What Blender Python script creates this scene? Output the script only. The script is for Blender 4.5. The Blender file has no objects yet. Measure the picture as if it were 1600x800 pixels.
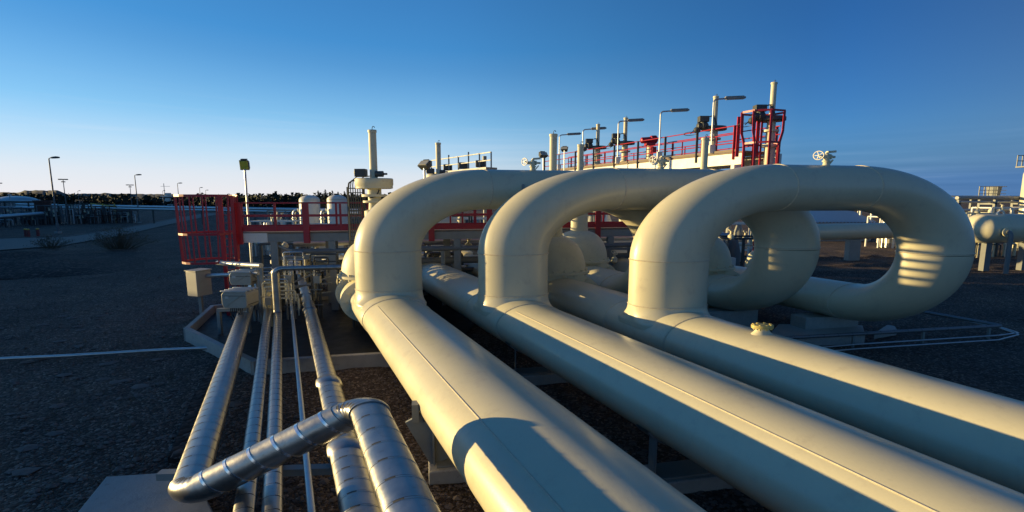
import bpy, bmesh, math, random
from mathutils import Vector, Matrix

random.seed(7)
R = math.radians
SC = bpy.context.scene
COL = SC.collection
V = Vector

# ------------------------------------------------------------------ camera
CAM_Z, F, TH = 4.2, 700.0, math.atan(88 / 700.0)
cam_d = bpy.data.cameras.new('camera')
cam_d.sensor_width = 36.0
cam_d.lens = F / 1600.0 * 36.0
cam_d.clip_start, cam_d.clip_end = 0.05, 9000
cam = bpy.data.objects.new('camera', cam_d)
COL.objects.link(cam)
cam.location = (0, 0, CAM_Z)
cam.rotation_euler = (math.pi / 2 - TH, 0, 0)
SC.camera = cam

# ------------------------------------------------------------------ light
SUN_AZ, SUN_EL = R(-81.5), R(4.25)
sdir = V((math.sin(SUN_AZ) * math.cos(SUN_EL), math.cos(SUN_AZ) * math.cos(SUN_EL), math.sin(SUN_EL)))
sun_d = bpy.data.lights.new('sun', 'SUN')
sun_d.energy = 5.0
sun_d.angle = R(0.5)
sun_d.color = (1.0, 0.735, 0.325)
sun = bpy.data.objects.new('sun', sun_d)
COL.objects.link(sun)
sun.rotation_euler = sdir.to_track_quat('Z', 'Y').to_euler()
sun.location = (-30, 10, 30)

world = bpy.data.worlds.new('World')
SC.world = world
world.use_nodes = True
wn, wl = world.node_tree.nodes, world.node_tree.links
wn.clear()
wout = wn.new('ShaderNodeOutputWorld')
wbg = wn.new('ShaderNodeBackground')
sky = wn.new('ShaderNodeTexSky')
sky.sky_type = 'NISHITA'
sky.sun_disc = False
sky.sun_elevation = SUN_EL
sky.sun_rotation = SUN_AZ
sky.altitude = 0
sky.air_density = 0.8
sky.dust_density = 0.0
sky.ozone_density = 4.0
wbg.inputs['Strength'].default_value = 0.086
# clear evening air: the sky texture, bluer aloft, with a pale band of sea haze low down under the sun
wtc = wn.new('ShaderNodeTexCoord')
sep = wn.new('ShaderNodeSeparateXYZ')
wl.new(wtc.outputs['Generated'], sep.inputs[0])
def wmath(op, a, b=None, clamp=False):
    n = wn.new('ShaderNodeMath'); n.operation = op; n.use_clamp = clamp
    for i, q in enumerate((a, b)):
        if q is None: continue
        if isinstance(q, (int, float)): n.inputs[i].default_value = q
        else: wl.new(q, n.inputs[i])
    return n.outputs[0]
def wramp(src, stops):
    r = wn.new('ShaderNodeValToRGB'); e = r.color_ramp.elements
    while len(e) < len(stops): e.new(0.5)
    for el, (p, c) in zip(e, stops): el.position = p; el.color = (*c, 1)
    wl.new(src, r.inputs['Fac']); return r.outputs[0]
def wmix(kind, fac, a, b):
    m = wn.new('ShaderNodeMix'); m.data_type = 'RGBA'; m.blend_type = kind
    if isinstance(fac, (int, float)): m.inputs['Factor'].default_value = fac
    else: wl.new(fac, m.inputs['Factor'])
    for i, q in ((6, a), (7, b)):
        if isinstance(q, tuple): m.inputs[i].default_value = (*q, 1)
        else: wl.new(q, m.inputs[i])
    return m.outputs[2]
elev = wmath('MAXIMUM', sep.outputs['Z'], 0.0)
flat_len = wmath('SQRT', wmath('SUBTRACT', 1.0, wmath('MULTIPLY', elev, elev)))
toward = wmath('DIVIDE', wmath('ADD', wmath('MULTIPLY', sep.outputs['X'], math.sin(SUN_AZ)), wmath('MULTIPLY', sep.outputs['Y'], math.cos(SUN_AZ))), flat_len)
side = wmath('MULTIPLY_ADD', toward, 0.5); side.node.inputs[2].default_value = 0.5     # 0 away from the sun, 1 under it
SKY_GAIN = (1.2, 1.5, 1.55)
aloft = wmix('MULTIPLY', 1.0, sky.outputs[0], SKY_GAIN)
aloft = wmix('MULTIPLY', 1.0, aloft, wramp(side, [(0.15, (.95, .58, .58)), (0.27, (.70, .73, .87)), (0.5, (.95,) * 3), (0.62, (1, 1, 1)), (0.85, (.86, .86, .84))]))
haze_up = wramp(elev, [(0.0, (1, 1, 1)), (0.05, (.92,) * 3), (0.10, (.75,) * 3), (0.16, (.52,) * 3), (0.26, (.34,) * 3), (0.42, (.30,) * 3), (0.8, (.1,) * 3)])
haze_side = wramp(side, [(0.12, (0, 0, 0)), (0.3, (.07,) * 3), (0.5, (.60,) * 3), (0.66, (.92,) * 3), (1.0, (1, 1, 1))])
haze = wmath('MULTIPLY', haze_up, haze_side)
K = 1 / 0.15
haze_col = wramp(elev, [(0.0, (.88, .84, .87)), (0.05, (.80, .84, .92)), (0.09, (.66, .84, 1.0)), (0.16, (.40, .78, 1.1)), (0.3, (.11, .50, 1.06)), (0.5, (.06, .30, .85))])
haze_col = wmix('MULTIPLY', 1.0, haze_col, (K, K, K))
full = wmix('MIX', haze, aloft, haze_col)
# a dull low bank of cloud opposite the sun, streaked lengthwise
bank_up = wramp(elev, [(0.0, (1, 1, 1)), (0.035, (1, 1, 1)), (0.075, (.5,) * 3), (0.13, (0, 0, 0))])
bank_side = wramp(side, [(0.1, (1, 1, 1)), (0.3, (.85,) * 3), (0.5, (.25,) * 3), (0.66, (0, 0, 0))])
wmap = wn.new('ShaderNodeMapping'); wmap.inputs['Scale'].default_value = (2.2, 2.2, 60)
wl.new(wtc.outputs['Generated'], wmap.inputs['Vector'])
wno = wn.new('ShaderNodeTexNoise'); wno.inputs['Scale'].default_value = 1.6; wno.inputs['Detail'].default_value = 5
wl.new(wmap.outputs[0], wno.inputs['Vector'])
bank_col = wramp(wno.outputs['Fac'], [(.35, (.06, .17, .40)), (.6, (.085, .21, .46)), (.75, (.14, .27, .52))])
bank_col = wmix('MULTIPLY', 1.0, bank_col, (K, K, K))
full = wmix('MIX', wmath('MULTIPLY', bank_up, bank_side), full, bank_col)
# thin high streaks, hardly there
streak = wramp(wno.outputs['Fac'], [(.5, (0, 0, 0)), (.8, (1, 1, 1))])
streak_up = wramp(elev, [(0.02, (0, 0, 0)), (0.08, (.22,) * 3), (0.13, (.12,) * 3), (0.2, (0, 0, 0))])
full = wmix('MIX', wmath('MULTIPLY', wmath('MULTIPLY', streak, streak_up), haze_side), full, (.8 * K, .84 * K, .9 * K))
wl.new(full, wbg.inputs['Color'])
wl.new(wbg.outputs[0], wout.inputs['Surface'])

SC.view_settings.view_transform = 'Standard'
SC.view_settings.look = 'None'
SC.view_settings.exposure = 0.82
SC.view_settings.gamma = 1.0
SC.view_settings.use_curve_mapping = False
SC.cycles.max_bounces = 6

# ------------------------------------------------------------------ helpers
def ray(u, v):
    a, b = (u - 800) / F, (400 - v) / F
    return V((a, math.cos(TH) + b * math.sin(TH), -math.sin(TH) + b * math.cos(TH)))

def at(u, v, Y):                       # surveyed point: photo direction + known distance
    r = ray(u, v)
    return V((0, 0, CAM_Z)) + r * (Y / r.y)

def gnd(u, v, z=0.0):                  # surveyed point on the ground (or on a level plane)
    r = ray(u, v)
    return V((0, 0, CAM_Z)) + r * ((z - CAM_Z) / r.z)

OX = 1.651                             # the pipes are oval: wider than tall
DV = V((-0.5111, 1.0, 0.0))            # the way the pipelines run (per metre of y)
NV = V((1.578, 0.2946, 0.0))           # square to them

def wloc(o):
    p = V((0, 0, 0))
    while o is not None:
        p = p + o.location
        o = o.parent
    return p

def tag(o, label=None, cat=None, group=None, kind=None):
    if label: o['label'] = label
    if cat: o['category'] = cat
    if group: o['group'] = group
    if kind: o['kind'] = kind
    return o

def thing(name, loc, label, cat, group=None):
    o = bpy.data.objects.new(name, None)
    o.empty_display_size = 0.2
    COL.objects.link(o)
    o.location = V(loc)
    return tag(o, label, cat, group)

def copy_tree(o, parent=None):
    c = o.copy()
    COL.objects.link(c)
    if parent is not None:
        c.parent = parent
    for ch in list(o.children):
        copy_tree(ch, c)
    return c

def place(o, loc, label, rz=None, sc=None):
    c = copy_tree(o)
    c.location = V(loc)
    if rz is not None: c.rotation_euler = (0, 0, rz)
    if sc is not None: c.scale = (sc, sc, sc)
    c['label'] = label
    return c

class MB:
    def __init__(s):
        s.v, s.f, s.m = [], [], []
    def add(s, vs, fs, mi=0):
        k = len(s.v)
        s.v += [V(p) for p in vs]
        s.f += [tuple(i + k for i in f) for f in fs]
        s.m += [mi] * len(fs)
        return s
    def box(s, c, size, rz=0.0, mi=0):
        c = V(c); hx, hy, hz = size[0] / 2, size[1] / 2, size[2] / 2
        m = Matrix.Rotation(rz, 3, 'Z')
        vs = [c + m @ V((x * hx, y * hy, z * hz)) for x in (-1, 1) for y in (-1, 1) for z in (-1, 1)]
        return s.add(vs, [(0, 1, 3, 2), (4, 6, 7, 5), (0, 4, 5, 1), (2, 3, 7, 6), (0, 2, 6, 4), (1, 5, 7, 3)], mi)
    def bar(s, a, b, w, h=None, mi=0):
        h = h or w
        a, b = V(a), V(b); d = (b - a).normalized()
        up = V((0, 0, 1)) if abs(d.z) < .95 else V((0, 1, 0))
        x = d.cross(up).normalized(); y = x.cross(d)
        vs = []
        for p in (a, b):
            for i, j in ((-1, -1), (1, -1), (1, 1), (-1, 1)):
                vs.append(p + x * (i * w / 2) + y * (j * h / 2))
        return s.add(vs, [(3, 2, 1, 0), (4, 5, 6, 7), (0, 1, 5, 4), (1, 2, 6, 5), (2, 3, 7, 6), (3, 0, 4, 7)], mi)
    def tube(s, pts, r, seg=10, ox=1.0, cap=True, mi=0, mis=None):
        # r: number or one radius per point; ox: how much wider than tall the section is
        T = [V((p[0] / ox, p[1], p[2])) for p in pts]
        n = len(T)
        rr = r if isinstance(r, (list, tuple)) else [r] * n
        tn = []
        for i in range(n):
            a = T[max(i - 1, 0)]; b = T[min(i + 1, n - 1)]
            d = b - a
            tn.append(d.normalized() if d.length > 1e-9 else (tn[-1] if tn else V((0, 0, 1))))
        t = tn[0]
        x = t.cross(V((0, 0, 1)) if abs(t.z) < .9 else V((0, 1, 0))).normalized()
        k0 = len(s.v); vs = []
        for i in range(n):
            if i:
                q = tn[i - 1].rotation_difference(tn[i]); x = q @ x
                x = (x - tn[i] * x.dot(tn[i])).normalized()
            y = tn[i].cross(x)
            for k in range(seg):
                a = 2 * math.pi * k / seg
                o = (x * math.cos(a) + y * math.sin(a)) * rr[i]
                p = T[i] + o
                vs.append(V((p.x * ox, p.y, p.z)))
        fs = []
        for i in range(n - 1):
            for k in range(seg):
                k2 = (k + 1) % seg
                fs.append((i * seg + k, i * seg + k2, (i + 1) * seg + k2, (i + 1) * seg + k))
        if cap:
            fs.append(tuple(range(seg))[::-1]); fs.append(tuple((n - 1) * seg + k for k in range(seg)))
        s.add(vs, fs, mi)
        if mis:
            k0 = len(s.m) - len(fs)
            for i, q in enumerate(mis):
                for k in range(seg):
                    s.m[k0 + i * seg + k] = q if isinstance(q, int) else q[k % len(q)]
        return s
    def lathe(s, base, prof, seg=20, ox=1.0, axis=(0, 0, 1), mi=0):
        ax = V(axis).normalized(); b = V(base)
        return s.tube([b + ax * h for r, h in prof], [max(r, 1e-4) for r, h in prof], seg, ox, True, mi) if ox == 1.0 else \
            s.tube([b + V((ax.x * ox, ax.y, ax.z)) * h for r, h in prof], [max(r, 1e-4) for r, h in prof], seg, ox, True, mi)
    def ring(s, c, rad, r, ox=1.0, axis=(0, 0, 1), seg=32, ts=6, mi=0):
        ax = V(axis).normalized()
        x = ax.cross(V((0, 0, 1)) if abs(ax.z) < .9 else V((1, 0, 0))).normalized(); y = ax.cross(x)
        c = V((c[0] / ox, c[1], c[2])); vs = []; fs = []
        for i in range(seg):
            a = 2 * math.pi * i / seg
            e = x * math.cos(a) + y * math.sin(a)
            for j in range(ts):
                q = 2 * math.pi * j / ts
                p = c + e * (rad + r * math.cos(q)) + ax * (r * math.sin(q))
                vs.append(V((p.x * ox, p.y, p.z)))
        for i in range(seg):
            for j in range(ts):
                i2, j2 = (i + 1) % seg, (j + 1) % ts
                fs.append((i * ts + j, i2 * ts + j, i2 * ts + j2, i * ts + j2))
        return s.add(vs, fs, mi)
    def prism(s, poly, z0, z1, mi=0):
        n = len(poly)
        vs = [V((p[0], p[1], z0)) for p in poly] + [V((p[0], p[1], z1)) for p in poly]
        fs = [tuple(range(n))[::-1], tuple(range(n, 2 * n))] + [(i, (i + 1) % n, n + (i + 1) % n, n + i) for i in range(n)]
        return s.add(vs, fs, mi)
    def build(s, name, mat, parent=None, label=None, smooth=38, bevel=0.0):
        me = bpy.data.meshes.new(name)
        off = wloc(parent) if parent is not None else V((0, 0, 0))
        me.from_pydata([p - off for p in s.v], [], s.f)
        bm = bmesh.new(); bm.from_mesh(me)
        bmesh.ops.recalc_face_normals(bm, faces=bm.faces)
        bm.to_mesh(me); bm.free()
        mats = mat if isinstance(mat, (list, tuple)) else [mat]
        for m in mats: me.materials.append(m)
        if len(mats) > 1:
            for p, mi in zip(me.polygons, s.m): p.material_index = mi
        if smooth:
            for p in me.polygons: p.use_smooth = True
            me.set_sharp_from_angle(angle=R(smooth))
        o = bpy.data.objects.new(name, me)
        COL.objects.link(o)
        if parent is not None: o.parent = parent
        if label: o['label'] = label
        if bevel:
            b = o.modifiers.new('bevel', 'BEVEL'); b.width = bevel; b.segments = 2; b.limit_method = 'ANGLE'
        return o

def own(o, loc):                       # give a one-mesh thing an origin at its base
    loc = V(loc)
    for v in o.data.vertices: v.co -= loc
    o.location = loc
    return o

def fillet(pts, rad, steps=10, ox=1.0):
    """round the corners of a polyline; rad is measured on the true round section"""
    P = [V((p[0] / ox, p[1], p[2])) for p in pts]
    rads = rad if isinstance(rad, (list, tuple)) else [rad] * (len(P) - 2)
    out = [P[0]]
    for i in range(1, len(P) - 1):
        a = (P[i - 1] - P[i]).normalized(); b = (P[i + 1] - P[i]).normalized()
        ang = a.angle(b); tl = rads[i - 1] / math.tan(ang / 2)
        bis = (a + b).normalized(); c = P[i] + bis * (rads[i - 1] / math.sin(ang / 2))
        p0 = P[i] + a * tl; p1 = P[i] + b * tl
        e0, e1 = p0 - c, p1 - c
        tot = e0.angle(e1); axq = e0.cross(e1).normalized()
        for k in range(steps + 1):
            out.append(c + Matrix.Rotation(tot * k / steps, 3, axq) @ e0)
    out.append(P[-1])
    return [V((p.x * ox, p.y, p.z)) for p in out]

# ------------------------------------------------------------------ materials
def nodes(name):
    m = bpy.data.materials.new(name); m.use_nodes = True
    t = m.node_tree
    return m, t, t.nodes['Principled BSDF']

def noise(t, scale, detail=5, rough=0.6, stretch=None, kind='Object'):
    tc = t.nodes.new('ShaderNodeTexCoord')
    src = tc.outputs[kind]
    if stretch:
        mp = t.nodes.new('ShaderNodeMapping'); mp.inputs['Scale'].default_value = stretch
        t.links.new(src, mp.inputs['Vector']); src = mp.outputs[0]
    n = t.nodes.new('ShaderNodeTexNoise')
    n.inputs['Scale'].default_value = scale; n.inputs['Detail'].default_value = detail
    n.inputs['Roughness'].default_value = rough
    t.links.new(src, n.inputs['Vector'])
    return n

def ramp(t, src, stops):
    r = t.nodes.new('ShaderNodeValToRGB')
    e = r.color_ramp.elements
    while len(e) < len(stops): e.new(0.5)
    for el, (p, c) in zip(e, stops):
        el.position = p; el.color = (*c, 1) if len(c) == 3 else c
    t.links.new(src, r.inputs['Fac'])
    return r

def mix(c, k): return tuple(min(1, x * k) for x in c)

def paint(name, col, rough=0.4, var=0.12, scale=3.0, metal=0.0, bump=0.05, bscale=60, coat=0.0, dirt=None, spec=0.5, worn=False):
    m, t, b = nodes(name)
    n = noise(t, scale, 6)
    stops = [(0.25, mix(col, 1 - var)), (0.55, col), (0.8, mix(col, 1 + var * .6))]
    r = ramp(t, n.outputs['Fac'], stops)
    outc = r.outputs[0]
    if dirt:
        n3 = noise(t, scale * 2.3, 8, 0.7)
        rr = ramp(t, n3.outputs['Fac'], [(0.56, (0, 0, 0)), (0.74, (1, 1, 1))])
        mx = t.nodes.new('ShaderNodeMix'); mx.data_type = 'RGBA'
        t.links.new(rr.outputs[0], mx.inputs['Factor'])
        t.links.new(outc, mx.inputs[6]); mx.inputs[7].default_value = (*dirt, 1)
        outc = mx.outputs[2]
    if worn:                           # drip streaks, scuffs and small rust specks
        for sc_, st, lo_, hi_, cc in ((5.0, (1.6, 1.6, .22), .57, .80, mix(col, .78)), (26.0, (1, 1, .45), .72, .76, (0.20, 0.12, 0.06)), (3.2, (1, 1, 1), .66, .70, mix(col, .86))):
            nn = noise(t, sc_, 7, 0.62, st)
            rk = ramp(t, nn.outputs['Fac'], [(lo_, (0, 0, 0)), (hi_, (.5,) * 3)])
            mx = t.nodes.new('ShaderNodeMix'); mx.data_type = 'RGBA'
            t.links.new(rk.outputs[0], mx.inputs['Factor']); t.links.new(outc, mx.inputs[6]); mx.inputs[7].default_value = (*cc, 1)
            outc = mx.outputs[2]
    t.links.new(outc, b.inputs['Base Color'])
    rr = ramp(t, n.outputs['Fac'], [(0.2, (rough * .8,) * 3), (0.8, (min(1, rough * 1.25),) * 3)])
    t.links.new(rr.outputs[0], b.inputs['Roughness'])
    b.inputs['Metallic'].default_value = metal
    b.inputs['Specular IOR Level'].default_value = spec
    b.inputs['Coat Weight'].default_value = coat
    b.inputs['Coat Roughness'].default_value = 0.22
    if bump:
        n2 = noise(t, bscale, 3)
        bp = t.nodes.new('ShaderNodeBump'); bp.inputs['Strength'].default_value = bump; bp.inputs['Distance'].default_value = 0.02
        t.links.new(n2.outputs['Fac'], bp.inputs['Height']); t.links.new(bp.outputs[0], b.inputs['Normal'])
    return m

M = {}
M['cream'] = paint('cream_pipe_paint', (0.60, 0.555, 0.385), 0.38, 0.06, 1.1, bump=0.05, bscale=35, coat=0.3, worn=True, dirt=(0.50, 0.45, 0.32))
M['cream2'] = paint('cream_valve_paint', (0.62, 0.58, 0.40), 0.5, 0.08, 4, bump=0.05, dirt=(0.5, 0.42, 0.3))
M['weld'] = paint('weld_bead_paint', (0.62, 0.54, 0.38), 0.45, 0.2, 20, bump=0.3, bscale=90)
M['white'] = paint('white_steel_paint', (0.74, 0.72, 0.64), 0.5, 0.08, 3, dirt=(0.5, 0.47, 0.4))
M['grey'] = paint('grey_steel_paint', (0.25, 0.26, 0.24), 0.5, 0.12, 3, dirt=(0.22, 0.2, 0.17))
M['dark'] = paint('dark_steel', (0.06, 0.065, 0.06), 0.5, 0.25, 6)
M['red'] = paint('red_rail_paint', (0.36, 0.016, 0.028), 0.42, 0.12, 5, bump=0.03)
M['galv'] = paint('galvanised_steel', (0.50, 0.52, 0.52), 0.42, 0.15, 6, metal=0.85)
M['clad'] = paint('aluminium_cladding', (0.38, 0.375, 0.36), 0.35, 0.22, 4, metal=0.95, bump=0.16, bscale=6, dirt=(0.26, 0.24, 0.21))
M['joint'] = paint('dark_cladding_joint', (0.05, 0.05, 0.05), 0.6, 0.2, 9, metal=0.3)
M['clad2'] = paint('dull_aluminium_cladding', (0.22, 0.22, 0.22), 0.5, 0.15, 5, metal=0.7)
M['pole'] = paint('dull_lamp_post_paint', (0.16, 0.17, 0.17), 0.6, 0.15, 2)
M['strap'] = paint('steel_strap', (0.75, 0.75, 0.75), 0.22, 0.05, 5, metal=1.0)
M['concrete'] = paint('pale_concrete', (0.40, 0.38, 0.34), 0.85, 0.18, 4, bump=0.4, bscale=30, dirt=(0.25, 0.23, 0.2))
M['brass'] = paint('yellow_flange_paint', (0.55, 0.45, 0.16), 0.4, 0.15, 8)

# ------------------------------------------------------------------ the three big pipelines
AX, PR = 1.14, 0.55                    # axis height and radius
RUN, BR = 4.48, 1.65                   # loop height, elbow radius
LAT = (2.82, 5.922, 8.93)
TEE_Y = (12.15, 11.53, 10.33)
LOOPW = (5.1, 5.07, 4.74)
FAR_Y = (26.0, 24.0, 23.0)
dt = V((DV.x / OX, DV.y, 0)).normalized()      # pipe direction on the round section
nt = V((NV.x / OX, NV.y, 0)).normalized()
def ox(v): return V((v.x * OX, v.y, v.z))
def on_pipe(i, Y, dz=0.0): return V((LAT[i] + DV.x * Y, Y, AX + dz))

def bead(root, c, axis, rad=PR):
    MB().ring(c, rad + .001, .014, OX, axis, 48, 6).build('weld_bead', M['weld'], root)

PL = []
for i in range(3):
    lab = ('cream pipeline nearest the insulated pipes with the leftmost tall loop',
           'middle cream pipeline with the middle one of three tall loops',
           'right cream pipeline carrying the yellow bolted blind flange on top')[i]
    t = on_pipe(i, TEE_Y[i])
    root = thing('pipeline', (t.x, t.y, 0), lab, 'pipeline', 'parallel cream pipelines with expansion loops')
    PL.append(root)
    E = ox(dt)                                   # one true metre along the pipe
    N = ox(nt)
    a, b = t - E * 0.95, t + E * 0.95
    near = on_pipe(i, -7.0); far = on_pipe(i, FAR_Y[i])
    def ln(p, q, n): return [p.lerp(q, k / n) for k in range(n + 1)]
    MB().tube(ln(near, a, 40), PR, 72, OX).build('main_pipe', M['cream'], root)
    MB().tube(ln(b, far, 16), PR, 64, OX).build('main_pipe', M['cream'], root)
    # tee piece with a swept branch outlet
    mb = MB()
    prof = [(0, PR), (.04, PR + .012), (.5, PR + .02), (.95, PR + .022), (1.4, PR + .02), (1.86, PR + .012), (1.9, PR)]
    mb.tube([a + E * h for h, r in prof], [r for h, r in prof], 72, OX)
    vs, fs = [], []
    zs = [AX + .15 + (1.80 - AX - .15) * k / 16 for k in range(17)]
    for z in zs:
        f = max(0.0, (1.80 - z) / .24)
        fl = .10 * min(f, 1.6) ** 2.2
        for k in range(72):
            q = 2 * math.pi * k / 72
            e = dt * math.cos(q) + nt * math.sin(q)
            rr = PR + .004 + fl * abs(math.cos(q)) ** 1.5
            vs.append(ox(V((t.x / OX, t.y, 0)) + e * rr) + V((0, 0, z)))
    for j in range(16):
        for k in range(72):
            k2 = (k + 1) % 72
            fs.append((j * 72 + k, j * 72 + k2, (j + 1) * 72 + k2, (j + 1) * 72 + k))
    mb.add(vs, fs)
    mb.build('tee', M['cream'], root, smooth=60)
    for p in (a, b): bead(root, p, dt)
    # riser, loop and the way back to the ground
    up0 = V((t.x, t.y, 1.78)); top = V((t.x, t.y, RUN))
    leg = t + N * LOOPW[i]; ltop = V((leg.x, leg.y, RUN)); lbot = V((leg.x, leg.y, AX))
    back = lbot + E * (13 if i else 11)
    MB().tube(ln(up0, V((t.x, t.y, RUN - BR)), 4), PR, 72, OX).build('riser', M['cream'], root)
    def elbow(p, c, q):
        path = fillet([p, c, q], BR, 28, OX)[1:-1]
        MB().tube(path, PR, 72, OX).build('elbow', M['cream'], root)
        return path[0], path[-1]
    e0, e1 = elbow(up0, top, ltop)
    e2, e3 = elbow(top, ltop, lbot - V((0, 0, 9)))
    e4, e5 = elbow(ltop + V((0, 0, 9)), lbot, back)
    MB().tube(ln(e1, e2, 3), PR, 72, OX).build('cross_pipe', M['cream'], root)
    if (e3 - e4).length > .02: MB().tube([e3, e4], PR, 72, OX).build('riser', M['cream'], root)
    MB().tube(ln(e5, back, 10), PR, 64, OX).build('return_pipe', M['cream'], root)
    for p, ax_ in ((up0, (0, 0, 1)), (e0, (0, 0, 1)), (e1, nt), (e2, nt), (e3, (0, 0, 1)), (e5, dt)): bead(root, p, ax_)
    # the raised seam that runs along the near part
    ang = R((51.5, 54.0, 60.0)[i])
    off = -nt * math.cos(ang) * PR + V((0, 0, math.sin(ang) * PR))
    if i < 2:
        MB().tube([near + ox(off), a - E * .25 + ox(off)], .009, 6, OX).build('weld_seam', M['weld'], root)

#@@REST
# ------------------------------------------------------------------ ground and setting
def vnoise(x, y, s=0):
    def h(i, j):
        n = (i * 374761393 + j * 668265263 + s * 1442695041) & 0xffffffff
        n = ((n ^ (n >> 13)) * 1274126177) & 0xffffffff
        return ((n ^ (n >> 16)) & 0xffff) / 65535.0
    i, j = math.floor(x), math.floor(y); fx, fy = x - i, y - j
    fx = fx * fx * (3 - 2 * fx); fy = fy * fy * (3 - 2 * fy)
    return (h(i, j) * (1 - fx) + h(i + 1, j) * fx) * (1 - fy) + (h(i, j + 1) * (1 - fx) + h(i + 1, j + 1) * fx) * fy

def gravel_mat(name, dark, light, rock):
    m, t, b = nodes(name)
    tc = t.nodes.new('ShaderNodeTexCoord')
    vo = t.nodes.new('ShaderNodeTexVoronoi'); vo.inputs['Scale'].default_value = rock
    t.links.new(tc.outputs['Object'], vo.inputs['Vector'])
    hs = t.nodes.new('ShaderNodeSeparateColor'); t.links.new(vo.outputs['Color'], hs.inputs[0])
    c1 = ramp(t, hs.outputs[0], [(0.0, mix(dark, .6)), (0.55, dark), (0.86, light), (1.0, mix(light, 1.9))])
    n = noise(t, 0.35, 6, 0.65)
    c2 = ramp(t, n.outputs['Fac'], [(0.3, (.55, .56, .58)), (0.5, (1, 1, 1)), (0.72, (1.5, 1.42, 1.28))])
    mx = t.nodes.new('ShaderNodeMix'); mx.data_type = 'RGBA'; mx.blend_type = 'MULTIPLY'; mx.inputs['Factor'].default_value = 1
    t.links.new(c1.outputs[0], mx.inputs[6]); t.links.new(c2.outputs[0], mx.inputs[7])
    t.links.new(mx.outputs[2], b.inputs['Base Color'])
    b.inputs['Roughness'].default_value = 0.9
    b.inputs['Specular IOR Level'].default_value = 0.25
    bp = t.nodes.new('ShaderNodeBump'); bp.inputs['Strength'].default_value = 0.9; bp.inputs['Distance'].default_value = 0.05
    bp.invert = True
    t.links.new(vo.outputs['Distance'], bp.inputs['Height']); t.links.new(bp.outputs[0], b.inputs['Normal'])
    return m

M['ground'] = gravel_mat('dark_gravel', (0.086, 0.062, 0.048), (0.165, 0.125, 0.10), 24)
M['stone'] = paint('loose_stone', (0.15, 0.115, 0.095), 0.85, 0.5, 14, bump=0.2)
M['asphalt'] = paint('worn_asphalt', (0.17, 0.15, 0.125), 0.85, 0.2, 2, bump=0.3, bscale=40)
M['heath'] = paint('heath_and_scrub', (0.006, 0.0095, 0.009), 0.95, 0.5, 0.05, bump=0.6, bscale=0.6)
M['bank'] = gravel_mat('dark_earth', (0.036, 0.027, 0.022), (0.08, 0.06, 0.05), 9)
M['pit_shade'] = paint('dark_pit_shade', (0.012, 0.013, 0.015), 0.6, 0.3, 3, bump=0.2)
M['leaf'] = paint('dark_pine_foliage', (0.022, 0.032, 0.016), 0.9, 0.5, 0.6, bump=0)
M['twig'] = paint('dry_twigs', (0.10, 0.085, 0.05), 0.9, 0.4, 6, bump=0)
M['bark'] = paint('tree_bark', (0.05, 0.04, 0.03), 0.9, 0.3, 3)
M['water'] = paint('harbour_water', (0.02, 0.035, 0.05), 0.12, 0.2, 0.1, bump=0.2, bscale=1.5)
M['brown'] = paint('rusty_brown_paint', (0.09, 0.035, 0.025), 0.6, 0.3, 2)
M['bollard'] = paint('dull_red_paint', (0.22, 0.04, 0.035), 0.6, 0.2, 6)
M['yellow'] = paint('safety_yellow_paint', (0.62, 0.42, 0.06), 0.5, 0.15, 6)
M['lens'] = paint('yellow_green_lamp_glass', (0.50, 0.52, 0.06), 0.15, 0.2, 9, bump=0.05, coat=0.6)
M['glass'] = paint('grey_lamp_glass', (0.42, 0.40, 0.32), 0.2, 0.1, 8, coat=0.5)
M['blue'] = paint('boat_blue_paint', (0.05, 0.09, 0.16), 0.5, 0.1, 2)
M['black'] = paint('black_rubber_cable', (0.018, 0.018, 0.02), 0.6, 0.2, 9)
M['box'] = paint('beige_box_paint', (0.36, 0.35, 0.29), 0.5, 0.1, 3, dirt=(0.3, 0.28, 0.22))
M['grate'] = paint('weathered_grating', (0.22, 0.17, 0.12), 0.8, 0.3, 5)

# the ground: one sheet, finely modelled where the camera can tell
def ground_z(x, y):
    z = (vnoise(x * 1.3, y * 1.3) - .5) * .05 + (vnoise(x * 4.1, y * 4.1, 3) - .5) * .035 + (vnoise(x * .23, y * .23, 5) - .5) * .12
    q = y - 0.1867 * (x - 14)                           # raked ridges of gravel beyond the loops
    if x > 9.5 and q > 20:
        k = min(1, (x - 9.5) / 2) * min(1, (q - 20) / 2)
        for c, h in ((22.3, .10), (24.6, .13), (27.2, .16), (30.5, .18)):
            z += k * h * math.exp(-((q - c) / .28) ** 2) * (.4 + 1.2 * vnoise(x * .9, c, 9))
    return z - .05
xs = [-3500, -1500, -700, -300, -140, -80, -50]
x = -34.0
while x <= 44: xs.append(x); x += .2
xs += [60, 90, 150, 320, 700, 1500, 3500]
ys = [-80, -20, -6, 0]
y = 3.0
while y <= 38:
    ys.append(y); y += .14 if y < 14 else .28
ys += [42, 48, 56, 70, 100, 160, 300, 600, 1200, 2500, 6000]
vs = [(x, y, ground_z(x, y) if -34 <= x <= 44 and 3 <= y <= 38 else -.05) for y in ys for x in xs]
nx = len(xs)
fs = [(j * nx + i, j * nx + i + 1, (j + 1) * nx + i + 1, (j + 1) * nx + i) for j in range(len(ys) - 1) for i in range(nx - 1)]
tag(MB().add(vs, fs).build('ground', M['ground'], smooth=80), kind='structure')

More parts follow.
